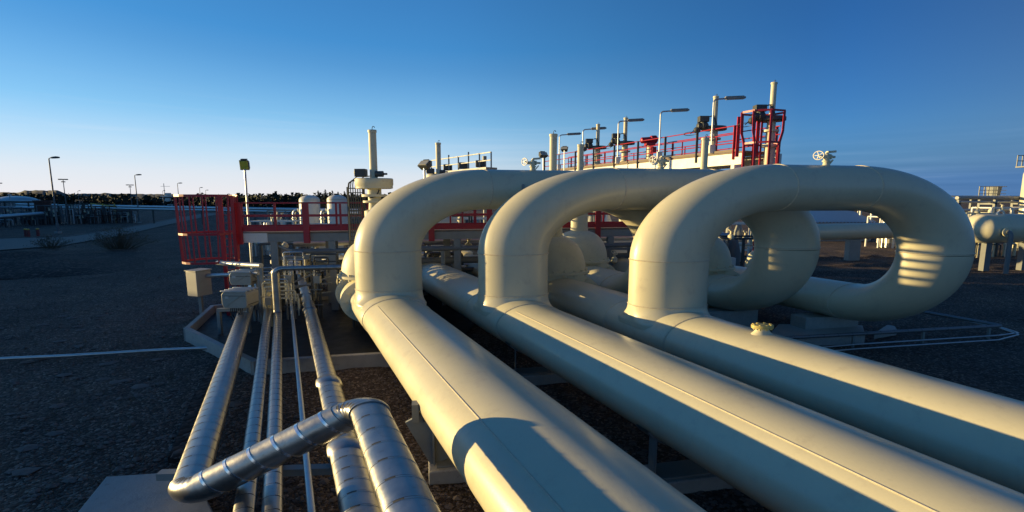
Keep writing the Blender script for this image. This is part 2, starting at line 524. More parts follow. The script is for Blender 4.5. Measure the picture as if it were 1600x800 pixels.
# loose stones, too many to count
mb = MB()
ico = [(0, 0, 1), (.9, 0, .3), (.28, .85, .3), (-.72, .53, .3), (-.72, -.53, .3), (.28, -.85, .3), (.1, .1, -.6)]
icf = [(0, 1, 2), (0, 2, 3), (0, 3, 4), (0, 4, 5), (0, 5, 1), (6, 2, 1), (6, 3, 2), (6, 4, 3), (6, 5, 4), (6, 1, 5)]
for k in range(12000):
    yy = 4 + 22 * random.random() ** 1.7
    xx = random.uniform(-1.18, 1.18) * yy
    s = random.choice((.018, .022, .028, .028, .032, .036, .045, .055)) * random.uniform(.7, 1.3)
    rz = random.uniform(0, 6.3); ca, sa = math.cos(rz), math.sin(rz); fl = random.uniform(.4, .8)
    z = ground_z(xx, yy)
    w = [random.uniform(.75, 1.3) for _ in ico]
    mb.add([(xx + s * q * 1.4 * (p[0] * ca - p[1] * sa), yy + s * q * (p[0] * sa + p[1] * ca), z + s * fl * p[2] * q) for p, q in zip(ico, w)], icf)
for k in range(60):                                     # a few bigger flat lumps
    yy = random.uniform(5, 19); xx = random.uniform(-1.2 * yy, -.55 * yy)
    s = random.uniform(.07, .17); rz = random.uniform(0, 6.3); ca, sa = math.cos(rz), math.sin(rz)
    w = [random.uniform(.75, 1.3) for _ in ico]
    mb.add([(xx + s * q * 1.4 * (p[0] * ca - p[1] * sa), yy + s * q * (p[0] * sa + p[1] * ca), ground_z(xx, yy) + s * .3 * p[2] * q) for p, q in zip(ico, w)], icf)
tag(mb.build('gravel', M['stone'], smooth=0), 'scattered dark loose gravel stones on the yard', 'gravel', kind='stuff')

# road with its worn edges
lo = [gnd(u, v) for u, v in ((-420, 402), (-150, 398), (0, 391), (95, 384), (190, 368), (250, 354), (300, 343), (345, 334))]
hi = [gnd(u, v) for u, v in ((-420, 378), (-150, 376), (0, 373), (105, 370), (180, 359), (228, 350), (275, 341), (322, 333))]
mb = MB()
vs = [V((p.x, p.y, .02)) for p in lo] + [V((p.x, p.y, .02)) for p in hi]
n = len(lo)
mb.add(vs, [(i, i + 1, n + i + 1, n + i) for i in range(n - 1)])
tag(mb.build('road', M['asphalt'], smooth=0), kind='structure')
mb = MB()
for a, b in zip(hi[:-1], hi[1:]):
    mb.bar(a + V((0, .15, .03)), b + V((0, .15, .03)), .22, .14)
tag(mb.build('kerb', M['asphalt'], smooth=0), kind='structure')

# earth bank between yard and road
mb = MB(); vs = []; nu, nv = 60, 16
for j in range(nv + 1):
    t_ = j / nv
    for i in range(nu + 1):
        s_ = i / nu
        a = gnd(-900, 470).lerp(gnd(235, 425), s_); b = gnd(-900, 416).lerp(gnd(232, 392), s_)
        p = a.lerp(b, t_)
        e = math.sin(math.pi * min(1, t_ * 1.0)) ** .8 * min(1, (1 - s_) * 5)
        vs.append(V((p.x, p.y, -.06 + e * (.62 + .5 * (vnoise(p.x * .35, p.y * .35, 8) - .5) + .16 * (vnoise(p.x * 1.6, p.y * 1.6, 4) - .5)))))
mb.add(vs, [(j * (nu + 1) + i, j * (nu + 1) + i + 1, (j + 1) * (nu + 1) + i + 1, (j + 1) * (nu + 1) + i) for j in range(nv) for i in range(nu)])
tag(mb.build('earth_bank', M['bank'], smooth=80), kind='structure')

# far hills
def hill(name, prof, Y, depth, base_v=330, mat='heath'):
    mb = MB(); vs = []; top = []
    us = [p[0] for p in prof]
    N_ = 420
    for k in range(N_ + 1):
        u = us[0] + (us[-1] - us[0]) * k / N_
        for (u0, v0), (u1, v1) in zip(prof[:-1], prof[1:]):
            if u0 <= u <= u1: v = v0 + (v1 - v0) * (u - u0) / (u1 - u0); break
        p = at(u, v, Y); p.z += (vnoise(u * .10, 1, 2) - .5) * Y * .0010 + (vnoise(u * .55, 1, 6) - .5) * Y * .0016 + (vnoise(u * 1.7, 1, 7) - .5) * Y * .0012
        top.append(p)
    rows = ((-depth * .5, 0.0), (-depth * .3, .42), (-depth * .12, .82), (0, 1.0), (depth * .4, .8), (depth, 0.0))
    for dy, k in rows:
        for p in top: vs.append(V((p.x * (1 + dy / Y), Y + dy, -.3 + (p.z + .3) * k * (1 if k in (0, 1) else .85 + .3 * vnoise(p.x * .03, dy * .1, 3)))))
    w = N_ + 1
    mb.add(vs, [(j * w + i, j * w + i + 1, (j + 1) * w + i + 1, (j + 1) * w + i) for j in range(len(rows) - 1) for i in range(N_)])
    return tag(mb.build(name, M[mat], smooth=70), kind='structure')
hill('hills', [(-900, 303), (-300, 301), (0, 300), (28, 301), (38, 298), (60, 297), (92, 298), (105, 303), (128, 303), (160, 302), (210, 303), (250, 303), (330, 305), (480, 306), (700, 308), (900, 311)], 520, 260)
hill('hills', [(900, 312), (1400, 311), (1520, 310), (1700, 310), (2300, 309)], 900, 200)
tag(MB().prism([gnd(150, 327), gnd(470, 327), gnd(480, 320), gnd(120, 320)], -.02, .012).build('water', M['water'], smooth=0), kind='structure')

# far wood: a mass, leaf clumps
mb = MB()
def clump(c, s, n):
    for _ in range(n):
        d = V((random.gauss(0, 1), random.gauss(0, 1), random.gauss(0, 1)))
        d = d.normalized() * random.random() ** .4
        p = c + V((d.x * s * 1.5, d.y * s, d.z * s))
        q = V((random.uniform(-1, 1), random.uniform(-1, 1), random.uniform(-1, 1))).normalized(); w = q.orthogonal().normalized(); e = q.cross(w)
        r_ = s * random.uniform(.16, .34)
        mb.add([p + w * r_, p + e * r_, p - w * r_ * 1.3, p - e * r_], [(0, 1, 2, 3)])
for k in range(210):
    u = random.uniform(150, 700); Y = random.uniform(230, 300)
    tv = (306.5 if u < 300 else 303.5 if u < 420 else 302.5) + random.uniform(-1.5, 3.5)
    top = at(u, tv, Y); s = random.uniform(1.6, 3.6)
    zz = top.z - s
    while zz > 0:
        clump(V((top.x + random.uniform(-1, 1), Y, zz)), s * random.uniform(.8, 1.2), 34); zz -= s * 1.2
for k in range(130):
    u = random.uniform(-160, 200); Y = random.uniform(360, 440)
    top = at(u, 303.5 + random.uniform(-1.2, 2.2), Y); s = random.uniform(2.2, 4.2); zz = top.z - s
    while zz > 0:
        clump(V((top.x + random.uniform(-2, 2), Y, zz)), s * random.uniform(.9, 1.4), 30); zz -= s * 1.2
tag(mb.build('wood', M['leaf'], smooth=0), 'dark far wood along the horizon beyond the pipes', 'wood', kind='stuff')

def conifer(u, v, Y, label):
    top = at(u, v, Y); root = thing('conifer', (top.x, Y, 0), label, 'tree', 'conifers standing above the far wood')
    mb = MB(); mb.tube([(top.x, Y, 0), (top.x, Y, top.z * .6), (top.x, Y, top.z - .3)], [.35, .22, .04], 7); mb.build('trunk', M['bark'], root)
    mb = MB(); h = top.z
    for k in range(420):
        t_ = random.random() ** .75; z = h - t_ * h * .8; r_ = (.12 + t_ * 2.5) * (0.6 + .5 * abs(math.sin(t_ * 15))) * random.random() ** .4
        a = random.uniform(0, 6.28); p = V((top.x + r_ * math.cos(a) * 1.3, Y + r_ * math.sin(a), z - r_ * .25))
        d = V((math.cos(a), math.sin(a), -.35)); w = d.cross(V((0, 0, 1))).normalized(); L_ = random.uniform(.35, .8)
        mb.add([p - d * L_ * .6 + w * .2, p + d * L_, p - d * L_ * .6 - w * .2], [(0, 1, 2)])
    mb.build('crown', M['leaf'], root, smooth=0)
conifer(497, 297.5, 190, 'conifer left of the white vessel tops, first of the spiky row')
conifer(508, 296, 185, 'tallest spiky conifer above the far wood between the two white vessels')
conifer(519, 298, 188, 'conifer standing behind the right white vessel top')
conifer(528, 299.5, 192, 'small conifer right of the tallest one, nearer the cable frame')
conifer(538, 299, 186, 'rightmost conifer of the spiky row, beside the cable frame')

# bushes by the road
def bush(u, v, w, h, label, n=200):
    p0 = gnd(u, v); root = thing('bush', p0, label, 'bush', 'bare bushes on the bank')
    st = MB(); lf = MB()
    for k in range(n):
        a = random.uniform(0, 6.28); rr = random.random()
        e = p0 + V((math.cos(a) * w * rr, math.sin(a) * w * .5 * rr, h * random.uniform(.35, 1) * (1 - .45 * rr * rr)))
        b0 = p0 + V((math.cos(a) * w * .35 * rr, math.sin(a) * w * .2 * rr, 0))
        m_ = b0.lerp(e, .5) + V((random.uniform(-.1, .1), 0, .08))
        st.tube([b0, m_, e], [.012, .009, .004], 4, cap=False)
        for _ in range(5):
            q = e + V((random.gauss(0, .13), random.gauss(0, .1), random.gauss(0, .1)))
            d = V((random.uniform(-1, 1), random.uniform(-1, 1), random.uniform(-.3, 1))).normalized() * .07; o_ = d.orthogonal().normalized() * .02
            lf.add([q - d, q + o_, q + d, q - o_], [(0, 1, 2, 3)])
    st.build('branches', M['twig'], root); lf.build('leaves', M['twig'], root, smooth=0)
bush(188, 389, 3.0, 1.9, 'wide bare twiggy bush at the road bend', 260)
bush(78, 388, 1.9, 1.1, 'small bare bush at the road edge below the tall street lamp', 110)

# ------------------------------------------------------------------ left yard: insulated pipes
def along(P, Y):                                        # the point of P's line (parallel to the pipelines) at depth Y
    return V((P.x + DV.x * (Y - P.y), Y, P.z))

def densify(pts, step):
    out = [pts[0]]; pos = [0.0]
    for a, b in zip(pts[:-1], pts[1:]):
        L_ = (V(((b - a).x / OX, (b - a).y, (b - a).z))).length
        k = max(1, int(L_ / step + .5))
        for i in range(1, k + 1):
            out.append(a.lerp(b, i / k)); pos.append(pos[-1] + L_ / k)
    return out, pos

def clad_pipe(mb, pts, r, pitch, seg=28, lip=.022):
    """sheet-metal sleeves, a narrow lapped band at every joint"""
    P = [pts[0]]
    for a, b in zip(pts[:-1], pts[1:]):
        L_ = (V(((b - a).x / OX, (b - a).y, (b - a).z))).length
        k = max(1, round(L_ / pitch))
        for i in range(1, k + 1): P.append(a.lerp(b, i / k))
    path, rad, mis = [P[0]], [r], []
    tick = [0] * seg
    for k in (int(seg * .80), int(seg * .80) + 1): tick[k % seg] = 1
    g1 = max(.006, r * .075); g2 = max(.010, r * .13)
    for i in range(1, len(P)):
        d = (P[i] - P[i - 1]); L_ = max(d.length, .02); d = d / L_
        if i < len(P) - 1:
            path += [P[i] - d * (g1 + .001), P[i] - d * g1, P[i] - d * .003, P[i] - d * .002, P[i] + d * g2, P[i] + d * (g2 + .001)]
            rad += [r, r * .955, r * .955, r * (1 + lip), r * (1 + lip), r]
            mis += [0, 1, 1, 1, tick, 0]
        else:
            path.append(P[i]); rad.append(r); mis.append(0)
    mb.tube(path, rad, seg, OX, mis=mis)
    mb.m = mb.m
    return mb

CL = [M['clad'], M['joint']]
CL2 = [M['clad2'], M['joint']]
IZ = .6
def Lp(u, v, z=IZ): return gnd(u, v, z)
# A: the dog-leg pipe
pA = Lp(341, 620); cA = along(pA, Lp(283, 774).y)
cB = gnd(573, 634, 1.685)
farA = along(pA, 20)
nearB = along(cB, -4)
rootA = thing('insulated_pipe', (cA.x, cA.y, 0), 'metal clad pipe with the raised dog leg crossing in front of the others', 'insulated pipe', 'metal clad insulated pipes')
fp = fillet([farA, cA, cB, nearB], .24, 6, OX)
iA0, iA1 = 1, 7; iB0, iB1 = 8, 14
clad_pipe(MB(), fp[:2], .136, .24).build('run', CL, rootA)
clad_pipe(MB(), fp[1:8], .150, 9).build('elbow', CL, rootA)
clad_pipe(MB(), [fp[7], fp[8]], .162, 9, lip=.01).build('cross_leg', CL, rootA)
clad_pipe(MB(), fp[8:15], .152, 9).build('elbow', CL, rootA)
clad_pipe(MB(), fp[14:], .138, .30).build('run', CL, rootA)
ax_ = fp[8] - fp[7]; ax_t = V((ax_.x / OX, ax_.y, ax_.z)).normalized()
for k in range(6):
    t_ = .06 + .172 * k
    c = fp[7].lerp(fp[8], t_); w = ax_t * .013
    s_ = MB().tube([c - ox(w), c + ox(w)], [.167, .167], 28, OX).build('strap', M['strap'], rootA)
    sd = ox(V((0, 0, 1)) * .15 + ax_t.cross(V((0, 0, 1))) * -.09)
    MB().box(c + sd, (.05, .05, .022), .3).build('buckle', M['strap'], s_, bevel=.004)
# B, C, D, E
def straight(P, y0, y1, r, label, pitch=.25, mat='clad', rise=None):
    a, b = along(P, y0), along(P, y1)
    root = thing('insulated_pipe', (b.x, b.y, 0), label, 'insulated pipe', 'metal clad insulated pipes')
    if rise is None:
        clad_pipe(MB(), [a, b], r, pitch, 24).build('run', CL, root)
    else:
        pts = fillet([a, b] + rise, r * 1.9, 5, OX)
        clad_pipe(MB(), pts[:2], r, pitch, 24).build('run', CL, root)
        clad_pipe(MB(), pts[1:7], r * 1.02, 9, 24).build('elbow', CL, root)
        clad_pipe(MB(), pts[6:8], r, .3, 24).build('riser', CL, root)
        clad_pipe(MB(), pts[7:13], r * 1.02, 9, 24).build('elbow', CL, root)
        clad_pipe(MB(), pts[12:], r, .4, 24).build('cross_run', CL, root)
    return root
pB = Lp(409.5, 565); pC = Lp(432, 565); pD = Lp(464, 565); pE = Lp(505, 565)
straight(pB, 0, 21, .077, 'thin clad pipe beside the dog leg, left of the two close ones')
pc = along(pC, 13.9)
straight(pC, 0, 13.9, .075, 'thin clad pipe that turns up at the steel trestle then right', rise=[V((pc.x, pc.y, 2.05)), V((pc.x, pc.y, 2.05)) + NV * 1.75])
rD = thing('bare_pipe', (along(pD, 13).x, 13, 0), 'thin bare steel pipe lying between the clad pipes', 'pipe')
MB().tube([along(pD, 0), along(pD, 13), along(pD, 21)], .028, 12, OX).build('run', M['galv'], rD)
rE = thing('insulated_pipe', (along(pE, 9).x, 9, 0), 'clad pipe with stepped collars nearest the big cream pipeline', 'insulated pipe', 'metal clad insulated pipes')
yc1 = gnd(517, 600, IZ).y; yc2 = gnd(535, 705, IZ).y
clad_pipe(MB(), [along(pE, 22), along(pE, yc1 + .12)], .118, .25, 26).build('run', CL, rE)
clad_pipe(MB(), [along(pE, yc1 - .1), along(pE, yc2 + .1)], .132, .26, 26).build('run', CL, rE)
clad_pipe(MB(), [along(pE, yc2 - .1), along(pE, 0)], .150, .26, 26).build('run', CL, rE)
for yy, r_ in ((yc1, .155), (yc2, .17), (gnd(486, 485, IZ).y, .14)):
    MB().tube([along(pE, yy + d) for d in (.16, .12, .04, -.12, -.16)], [r_ * .8, r_ * .97, r_, r_, r_ * .86], 26, OX).build('collar', M['clad'], rE)

# sleepers that carry the small pipes
for yy in (5.9,):
    a = along(pA, yy) - V((.5, .1, 0)); b = along(pE, yy) + V((.4, .08, 0))
    root = thing('pipe_sleeper', (a.x, a.y, 0), 'low steel sleeper under the clad pipes ' + 'near the bottom of the photo', 'pipe support', 'sleepers under the clad pipes')
    MB().bar(V((a.x, a.y, .40)), V((b.x, b.y, .40)), .12, .10).build('beam', M['grey'], root)
    for t_ in (.08, .5, .92):
        p = a.lerp(b, t_); MB().bar(V((p.x, p.y, -.1)), V((p.x, p.y, .35)), .12).build('leg', M['grey'], root)

# low concrete wall round the dark pit
top = .31
W = [gnd(u, v, top) for u, v in ((560, 452), (332, 477), (292, 512), (350, 541), (398, 563))]
W += [W[-1] + V((.62, .12, 0)), W[-1] + V((4.4, .82, 0))]
root = thing('pit_wall', (W[2].x, W[2].y, 0), 'low pale concrete wall with a cut corner round the dark pit', 'wall')
for k, (a, b) in enumerate(zip(W[:-1], W[1:])):
    d = (b - a).normalized() * .085
    MB().bar(V((a.x, a.y, top / 2 - .06)) - d * (1 if k else 0), V((b.x, b.y, top / 2 - .06)) + d * .98, .15, top + .12 + .003 * (k % 2)).build('wall_panel', M['concrete'], root, smooth=0, bevel=.015)
tag(MB().prism([V((p.x, p.y, 0)) for p in W] + [V((W[-1].x + 1.5, W[0].y, 0))], -.02, .035).build('pit_floor', M['pit_shade'], smooth=0), kind='structure')  # near-black colour stands in for the shade inside the walls
# slab and strip at the bottom left
P4 = [gnd(u, v, .22) for u, v in ((166, 744), (300, 735), (350, 830), (96, 830))]
own(tag(MB().prism(P4, -.1, .22).build('concrete_slab', M['concrete'], smooth=0, bevel=.02), 'pale flat concrete slab under the left elbow of the dog leg pipe', 'slab'), (P4[0].x, P4[0].y, 0))
P5 = [gnd(u, v, .03) for u, v in ((330, 566), (352, 566), (318, 640), (285, 716), (262, 716), (296, 630))]
tag(MB().prism(P5, -.1, .03).build('path', M['bank'], smooth=0), kind='structure')
a, b = gnd(-420, 584, .06), gnd(330, 543, .06)
cnd = thing('conduit', (b.x, b.y, 0), 'pale thin conduit lying across the dark gravel', 'conduit')
MB().tube([a.lerp(b, k / 20) + V((0, .03 * math.sin(k * .8), 0)) for k in range(21)], .042, 10).build('pipe', M['galv'], cnd)

# junction boxes
def ridged_box(P, w, d, h, rz, label):
    root = thing('junction_box', (P.x, P.y, 0), label, 'junction box', 'beige ridged junction boxes')
    m = Matrix.Rotation(rz, 3, 'Z'); c = V((P.x, P.y, P.z))
    poly = [(-w / 2, .12), (-w / 2 + .06, 0), (w / 2 - .04, 0), (w / 2, .08), (w / 2, h - .06), (w / 2 - .05, h), (-w / 2 + .07, h), (-w / 2, h - .08)]
    mb = MB(); n = len(poly)
    vs = [c + m @ V((x, -d / 2, z)) for x, z in poly] + [c + m @ V((x, d / 2, z)) for x, z in poly]
    mb.add(vs, [tuple(range(n)), tuple(range(n, 2 * n))] + [(i, (i + 1) % n, n + (i + 1) % n, n + i) for i in range(n)])
    mb.build('box_body', M['box'], root, smooth=25, bevel=.012)
    sm = MB(); sm.bar(c + m @ V((w / 2 + .004, -d * .42, .1)), c + m @ V((w / 2 + .004, d * .42, .1)), .012, .015); sm.bar(c + m @ V((-w / 2 + .03, -d / 2 - .005, h - .12)), c + m @ V((w / 2 - .02, -d / 2 - .005, h - .12)), .012, .012); sm.build('door_seam', M['joint'], root)
    MB().box(c + m @ V((-w * .28, -d / 2 - .006, h * .66)), (.12, .012, .07), rz).build('name_plate', M['galv'], root)
    for k in range(4):
        y = -d / 2 + d * (k + .08) / 3.3
        MB().bar(c + m @ V((-w / 2 - .01, y, h + .02)), c + m @ V((w / 2 + .01, y, h + .02)), .07, .045).build('lid_ridge', M['galv'], root, bevel=.01)
    mb = MB(); mb.bar(c + m @ V((-w * .32, -d / 2 - .006, .06)), c + m @ V((w * .36, -d / 2 - .006, h - .07)), .022, .012); mb.build('diagonal_rib', M['box'], root)
    leg = MB()
    leg.bar(c + m @ V((-.1, .1, 0)), V((P.x - .1, P.y + .1, 0)), .07); leg.bar(c + m @ V((.15, .1, 0)), V((P.x + .15, P.y + .1, 0)), .07)
    leg.build('stand', M['grey'], root)
    cb = MB()
    for k in range(7):
        q = c + m @ V((-.16 + .06 * k, -d / 2 + .06, 0)); e = q + V((random.uniform(-.1, .1), .05, -.34 - .05 * (k % 3)))
        cb.tube([q, q + V((0, -.03, -.13)), q.lerp(e, .6) + V((random.uniform(-.08, .08), -.06, 0)), e], .013, 6)
    cb.build('cables', M['black'], root)
b2 = at(377, 478, 13.6); b3 = at(385, 443, 15.0)
ridged_box(b2, .78, .62, .50, -.05, 'front beige junction box with ridged lid above the clad pipes')
ridged_box(b3, .74, .62, .42, -.05, 'rear beige junction box with ridged lid beside the red ladder post')
b1 = at(313, 461, 15.3)
root = thing('cabinet', (b1.x, b1.y, 0), 'beige upright cabinet on a post at the corner of the pit wall', 'cabinet')
MB().box(b1 + V((0, 0, .43)), (.50, .52, .86), -.35).build('cabinet_body', M['box'], root, bevel=.015)
MB().box(b1 + V((.0, .0, .885)), (.56, .58, .03), -.35).build('lid', M['box'], root)
MB().bar((b1.x, b1.y, 0), (b1.x, b1.y, b1.z + .01), .10).build('post', M['grey'], root)
MB().box(b1 + V((-.26, -.12, .3)), (.05, .06, .12)).build('latch', M['brass'], root)
# cable trunking towards the boxes
for (u0, v0, Y0, u1, v1, Y1, r_, lab) in ((340, 411, 15.5, 408, 415, 14.6, .085, 'upper grey conduit tube reaching left above the junction boxes'), (325, 431, 15.3, 404, 427, 14.8, .07, 'lower grey conduit tube between cabinet and trestle')):
    a, b = at(u0, v0, Y0), at(u1, v1, Y1)
    r0 = thing('conduit_tube', (b.x, b.y, 0), lab, 'conduit')
    MB().tube([a, a.lerp(b, .5), b], r_, 16).build('tube', M['galv'], r0)
    MB().bar((b.x, b.y, 0), b - V((0, 0, r_ - .01)), .08).build('post', M['grey'], r0)
br = gnd(345, 522, .04)
root = thing('bracket', br, 'grey bent bracket standing in the dark pit beside the dog leg pipe', 'bracket')
MB().bar(br, br + V((0, 0, .72)), .10).build('post', M['grey'], root)
MB().bar(br + V((-.05, 0, .77)), br + V((.75, .12, .77)), .10).build('arm', M['grey'], root)

# trestle under the left platform
PS = V((-8.25, 16.5, 0)); PD = V((.983, .1835, 0)); PQ = V((-.455, .8905, 0))
def pf(s, z, q=0.0): return PS + PD * s + PQ * q + V((0, 0, z))
def h_beam(mb, a, b, w=.2):
    a, b = V(a), V(b); d = (b - a).normalized()
    up = V((0, 0, 1)) if abs(d.z) < .9 else V((0, 1, 0))
    x = d.cross(up).normalized(); y = x.cross(d)
    mb.bar(a, b, w * .12, w * .86); mb.bar(a + y * w * .47, b + y * w * .47, w, w * .1); mb.bar(a - y * w * .47, b - y * w * .47, w, w * .1)

# ------------------------------------------------------------------ the left access platform
plat = thing('access_platform', pf(-1.72, 0), 'low walkway with red railings crossing over the pipelines behind the loops', 'platform', 'red railed walkways')
S0, S1 = -1.72, 17.0
mb = MB(); mb.bar(pf(S0, 3.0, .65), pf(S1, 3.0, .65), 1.34, .05); mb.build('deck', M['grate'], plat, smooth=0)
for q in (0.02, 1.28):
    mb = MB(); mb.bar(pf(S0, 2.81, q), pf(S1, 2.81, q), .12, .30); mb.build('beam', M['grey'], plat, smooth=0)
MB().bar(pf(S0 - .02, 2.82, -.05), pf(S0 + 1.0, 2.82, -.05), .02, .34).build('end_plate', M['white'], plat, smooth=0)
for q in (-.06, 1.36):
    MB().bar(pf(S0, 3.14, q), pf(S1, 3.14, q), .02, .17).build('toe_plate', M['red'], plat, smooth=0)
    for z in (4.08, 3.60):
        MB().bar(pf(S0, z, q), pf(S1, z, q), .05).build('rail', M['red'], plat)
    for k in range(9):
        s = S0 + .08 + k * 2.27
        if s > S1: break
        MB().bar(pf(s + (.72 if k == 0 else .12 if k == 1 else 0) * 0, 2.6, q - .04 if q < 0 else q + .04), pf(s, 4.1, q - .04 if q < 0 else q + .04), .22 if q < 0 else .12, .06).build('post', M['red'], plat, smooth=0)
    for k in range(8):
        s = S0 + 1.3 + k * 2.27
        MB().bar(pf(s, 3.05, q), pf(s, 4.05, q), .07, .04).build('post', M['red'], plat, smooth=0)
# ladder with its cage at the left end
cc = at(330, 400, 15.9); cx_, cy_ = cc.x, cc.y
hoops = ((4.34, 1.0, .34), (3.02, .95, .32), (2.03, .90, .30))
for z, rx, ry in hoops:
    pts = [V((cx_ + rx * math.cos(a), cy_ + .75 * math.sin(a) , z)) for a in [math.radians(20 + 320 * k / 26) for k in range(27)]]
    m_ = MB()
    for p, q in zip(pts[:-1], pts[1:]): m_.bar(p, q + (q - p) * .05, .02, .075)
    m_.build('cage_hoop', M['red'], plat)
for k in range(14):
    a = math.radians(22 + 316 * k / 13); c_, s_ = math.cos(a), math.sin(a)
    b_ = MB()
    P = [V((cx_ + rx * c_ * .99, cy_ + .74 * s_, z)) for z, rx, ry in hoops]
    for p, q in zip(P[:-1], P[1:]): b_.bar(p, q, .045, .02)
    b_.build('cage_bar', M['red'], plat)
lx = at(364, 400, 15.95)
for dx in (-.28, .12):
    MB().bar((lx.x + dx, lx.y + dx * .2, 0), (lx.x + dx * .9, lx.y + dx * .2, 4.34), .12, .05).build('ladder_stile', M['red'], plat, smooth=0)
rg = MB()
for k in range(14): rg.bar((lx.x - .28, lx.y - .05, .3 + .28 * k), (lx.x + .12, lx.y + .03, .3 + .28 * k), .025)
rg.build('ladder_rungs', M['red'], plat)
# columns and bracing
for k, s in enumerate((-.45, 1.55, 6.2, 9.2, 12.6)):
    for q in (0.0, 1.28):
        m_ = MB(); h_beam(m_, pf(s, -.1, q), pf(s, 2.66, q), .26); m_.build('column', M['grey'], plat, smooth=0)
def brace(s0, z0, s1, z1, q=-.10, w=.06): MB().bar(pf(s0, z0, q), pf(s1, z1, q), w).build('brace', M['grey'], plat)
brace(-.45, 2.55, 1.55, 1.75); brace(-.45, .95, 1.55, 1.75, -.14); brace(-.45, .75, 1.55, 1.35); brace(-.45, 1.0, 1.4, 1.08, -.2); brace(-.45, .65, 1.55, .72)
brace(-.3, .6, .9, -.05); brace(.7, .6, -.1, -.05, -.16)
for z in (2.05, .62): brace(-.45, z, 1.55, z, .0, .12)
brace(6.2, 2.5, 9.2, .7); brace(9.2, 2.5, 6.2, .7, -.16); brace(9.2, 2.5, 12.6, .7)

# ------------------------------------------------------------------ gate valves on the lines
def gate_valve(P, label, motor=True):
    """P: on the pipe axis. The bolted dome, the neck, the operator plate and the tall stem cover above it."""
    root = thing('gate_valve', (P.x, P.y, 0), label, 'valve', 'cream gate valves with tall stem covers')
    b = V((P.x, P.y, 0))
    e = dt
    MB().tube([P + ox(e * d) for d in (-.62, -.55, -.5, -.3, 0, .3, .5, .55, .62)], [.56, .56, .60, .68, .72, .68, .60, .56, .56], 40, OX).build('body', M['cream2'], root)
    for d in (-.60, .60):
        f = MB().tube([P + ox(e * (d + k)) for k in (-.055, -.05, .05, .055)], [.76, .77, .77, .76], 40, OX).build('end_flange', M['cream2'], root)
        bl = MB()
        for k in range(16):
            a = 2 * math.pi * k / 16
            c = P + ox(e * d + (nt * math.cos(a) + V((0, 0, 1)) * math.sin(a)) * .68)
            bl.tube([c - ox(e * .1), c + ox(e * .1)], .03, 6, OX)
        bl.build('flange_bolts', M['cream2'], f)
    f = MB().lathe(b + V((0, 0, 1.78)), [(.74, 0), (.76, .01), (.76, .08), (.74, .09)], 40, OX).build('bonnet_flange', M['cream2'], root)
    bl = MB()
    for k in range(20):
        a = 2 * math.pi * k / 20
        bl.lathe(b + V((.70 * math.cos(a) * OX, .70 * math.sin(a), 1.72)), [(.028, 0), (.028, .21)], 6, OX)
    bl.build('flange_bolts', M['cream2'], f)
    dome = [(.68 * math.cos(t) ** .75 if t < 1.5 else .12, 1.14 * math.sin(t)) for t in [math.pi / 2 * k / 12 for k in range(12)]]
    MB().lathe(b + V((0, 0, 1.87)), dome, 40, OX).build('bonnet', M['cream2'], root)
    MB().lathe(b + V((0, 0, 2.8)), [(.22, 0), (.20, .4), (.20, 1.05), (.12, 1.1), (.11, 1.30), (.22, 1.31), (.22, 1.37), (.12, 1.38), (.12, 1.48), (.24, 1.49), (.24, 1.56), (.13, 1.57), (.13, 1.74)], 28, OX).build('yoke', M['cream2'], root)
    MB().lathe(b + V((0, 0, 4.53)), [(.30, 0), (.345, .015), (.345, .10), (.355, .12), (.355, .30), (.34, .32), (.1, .33)], 32, OX).build('operator_plate', M['cream2'], root)
    st = MB().lathe(b + V((0, 0, 4.84)), [(.085, 0), (.072, .02), (.072, 1.38), (.082, 1.39), (.082, 1.46), (.07, 1.47)], 24, OX).build('stem_cover', M['cream2'], root)
    MB().tube([b + V((x, 0, z)) for x, z in ((0, 6.28), (0, 6.36), (.02, 6.41), (.06, 6.41), (.075, 6.37))], .011, 6).build('hook', M['dark'], st)
    if motor:
        mt = MB(); mt.box(b + V((-.36, -.1, 5.01)), (.34, .26, .24))
        MB().lathe(b + V((.08, -.1, 4.98)), [(.09, 0), (.09, .24), (.03, .25), (.03, .36)], 16, 1, (1, 0, 0)).build('gearbox', M['dark'], root)
        mt.lathe(b + V((-.56, -.1, 5.02)), [(.08, 0), (.10, .1)], 16, 1, (1, 0, 0))
        mt.build('motor', M['dark'], root, bevel=.02)
        wh = MB(); wh.tube([b + V((.2, -.15, 4.5)), b + V((.1, -.2, 4.3)), b + V((-.1, -.2, 4.25))], .02, 6); wh.build('cable', M['black'], root)
    return root
gate_valve(on_pipe(0, 14.0) + V((.08, 0, 0)), 'gate valve behind the left loop, its tall stem cover against pale sky')
v2p = at(686, 300, 24); v2p.z = AX
v2 = gate_valve(v2p, 'gate valve whose stem cover shows above the left loop beside the floodlight')
v2.scale = (1.135,) * 3
gate_valve(on_pipe(2, 14.85), 'gate valve whose wide dome shows under the middle loop')
def ret(i, Y):
    t = on_pipe(i, TEE_Y[i]) + ox(nt) * LOOPW[i]
    return V((t.x + DV.x * (Y - t.y), Y, AX))
gate_valve(ret(0, 17.6), 'gate valve with the shorter seeming stem cover left of the long red walkway', False)
gate_valve(ret(1, 15.75), 'gate valve with its stem cover standing before the white walkway beam')

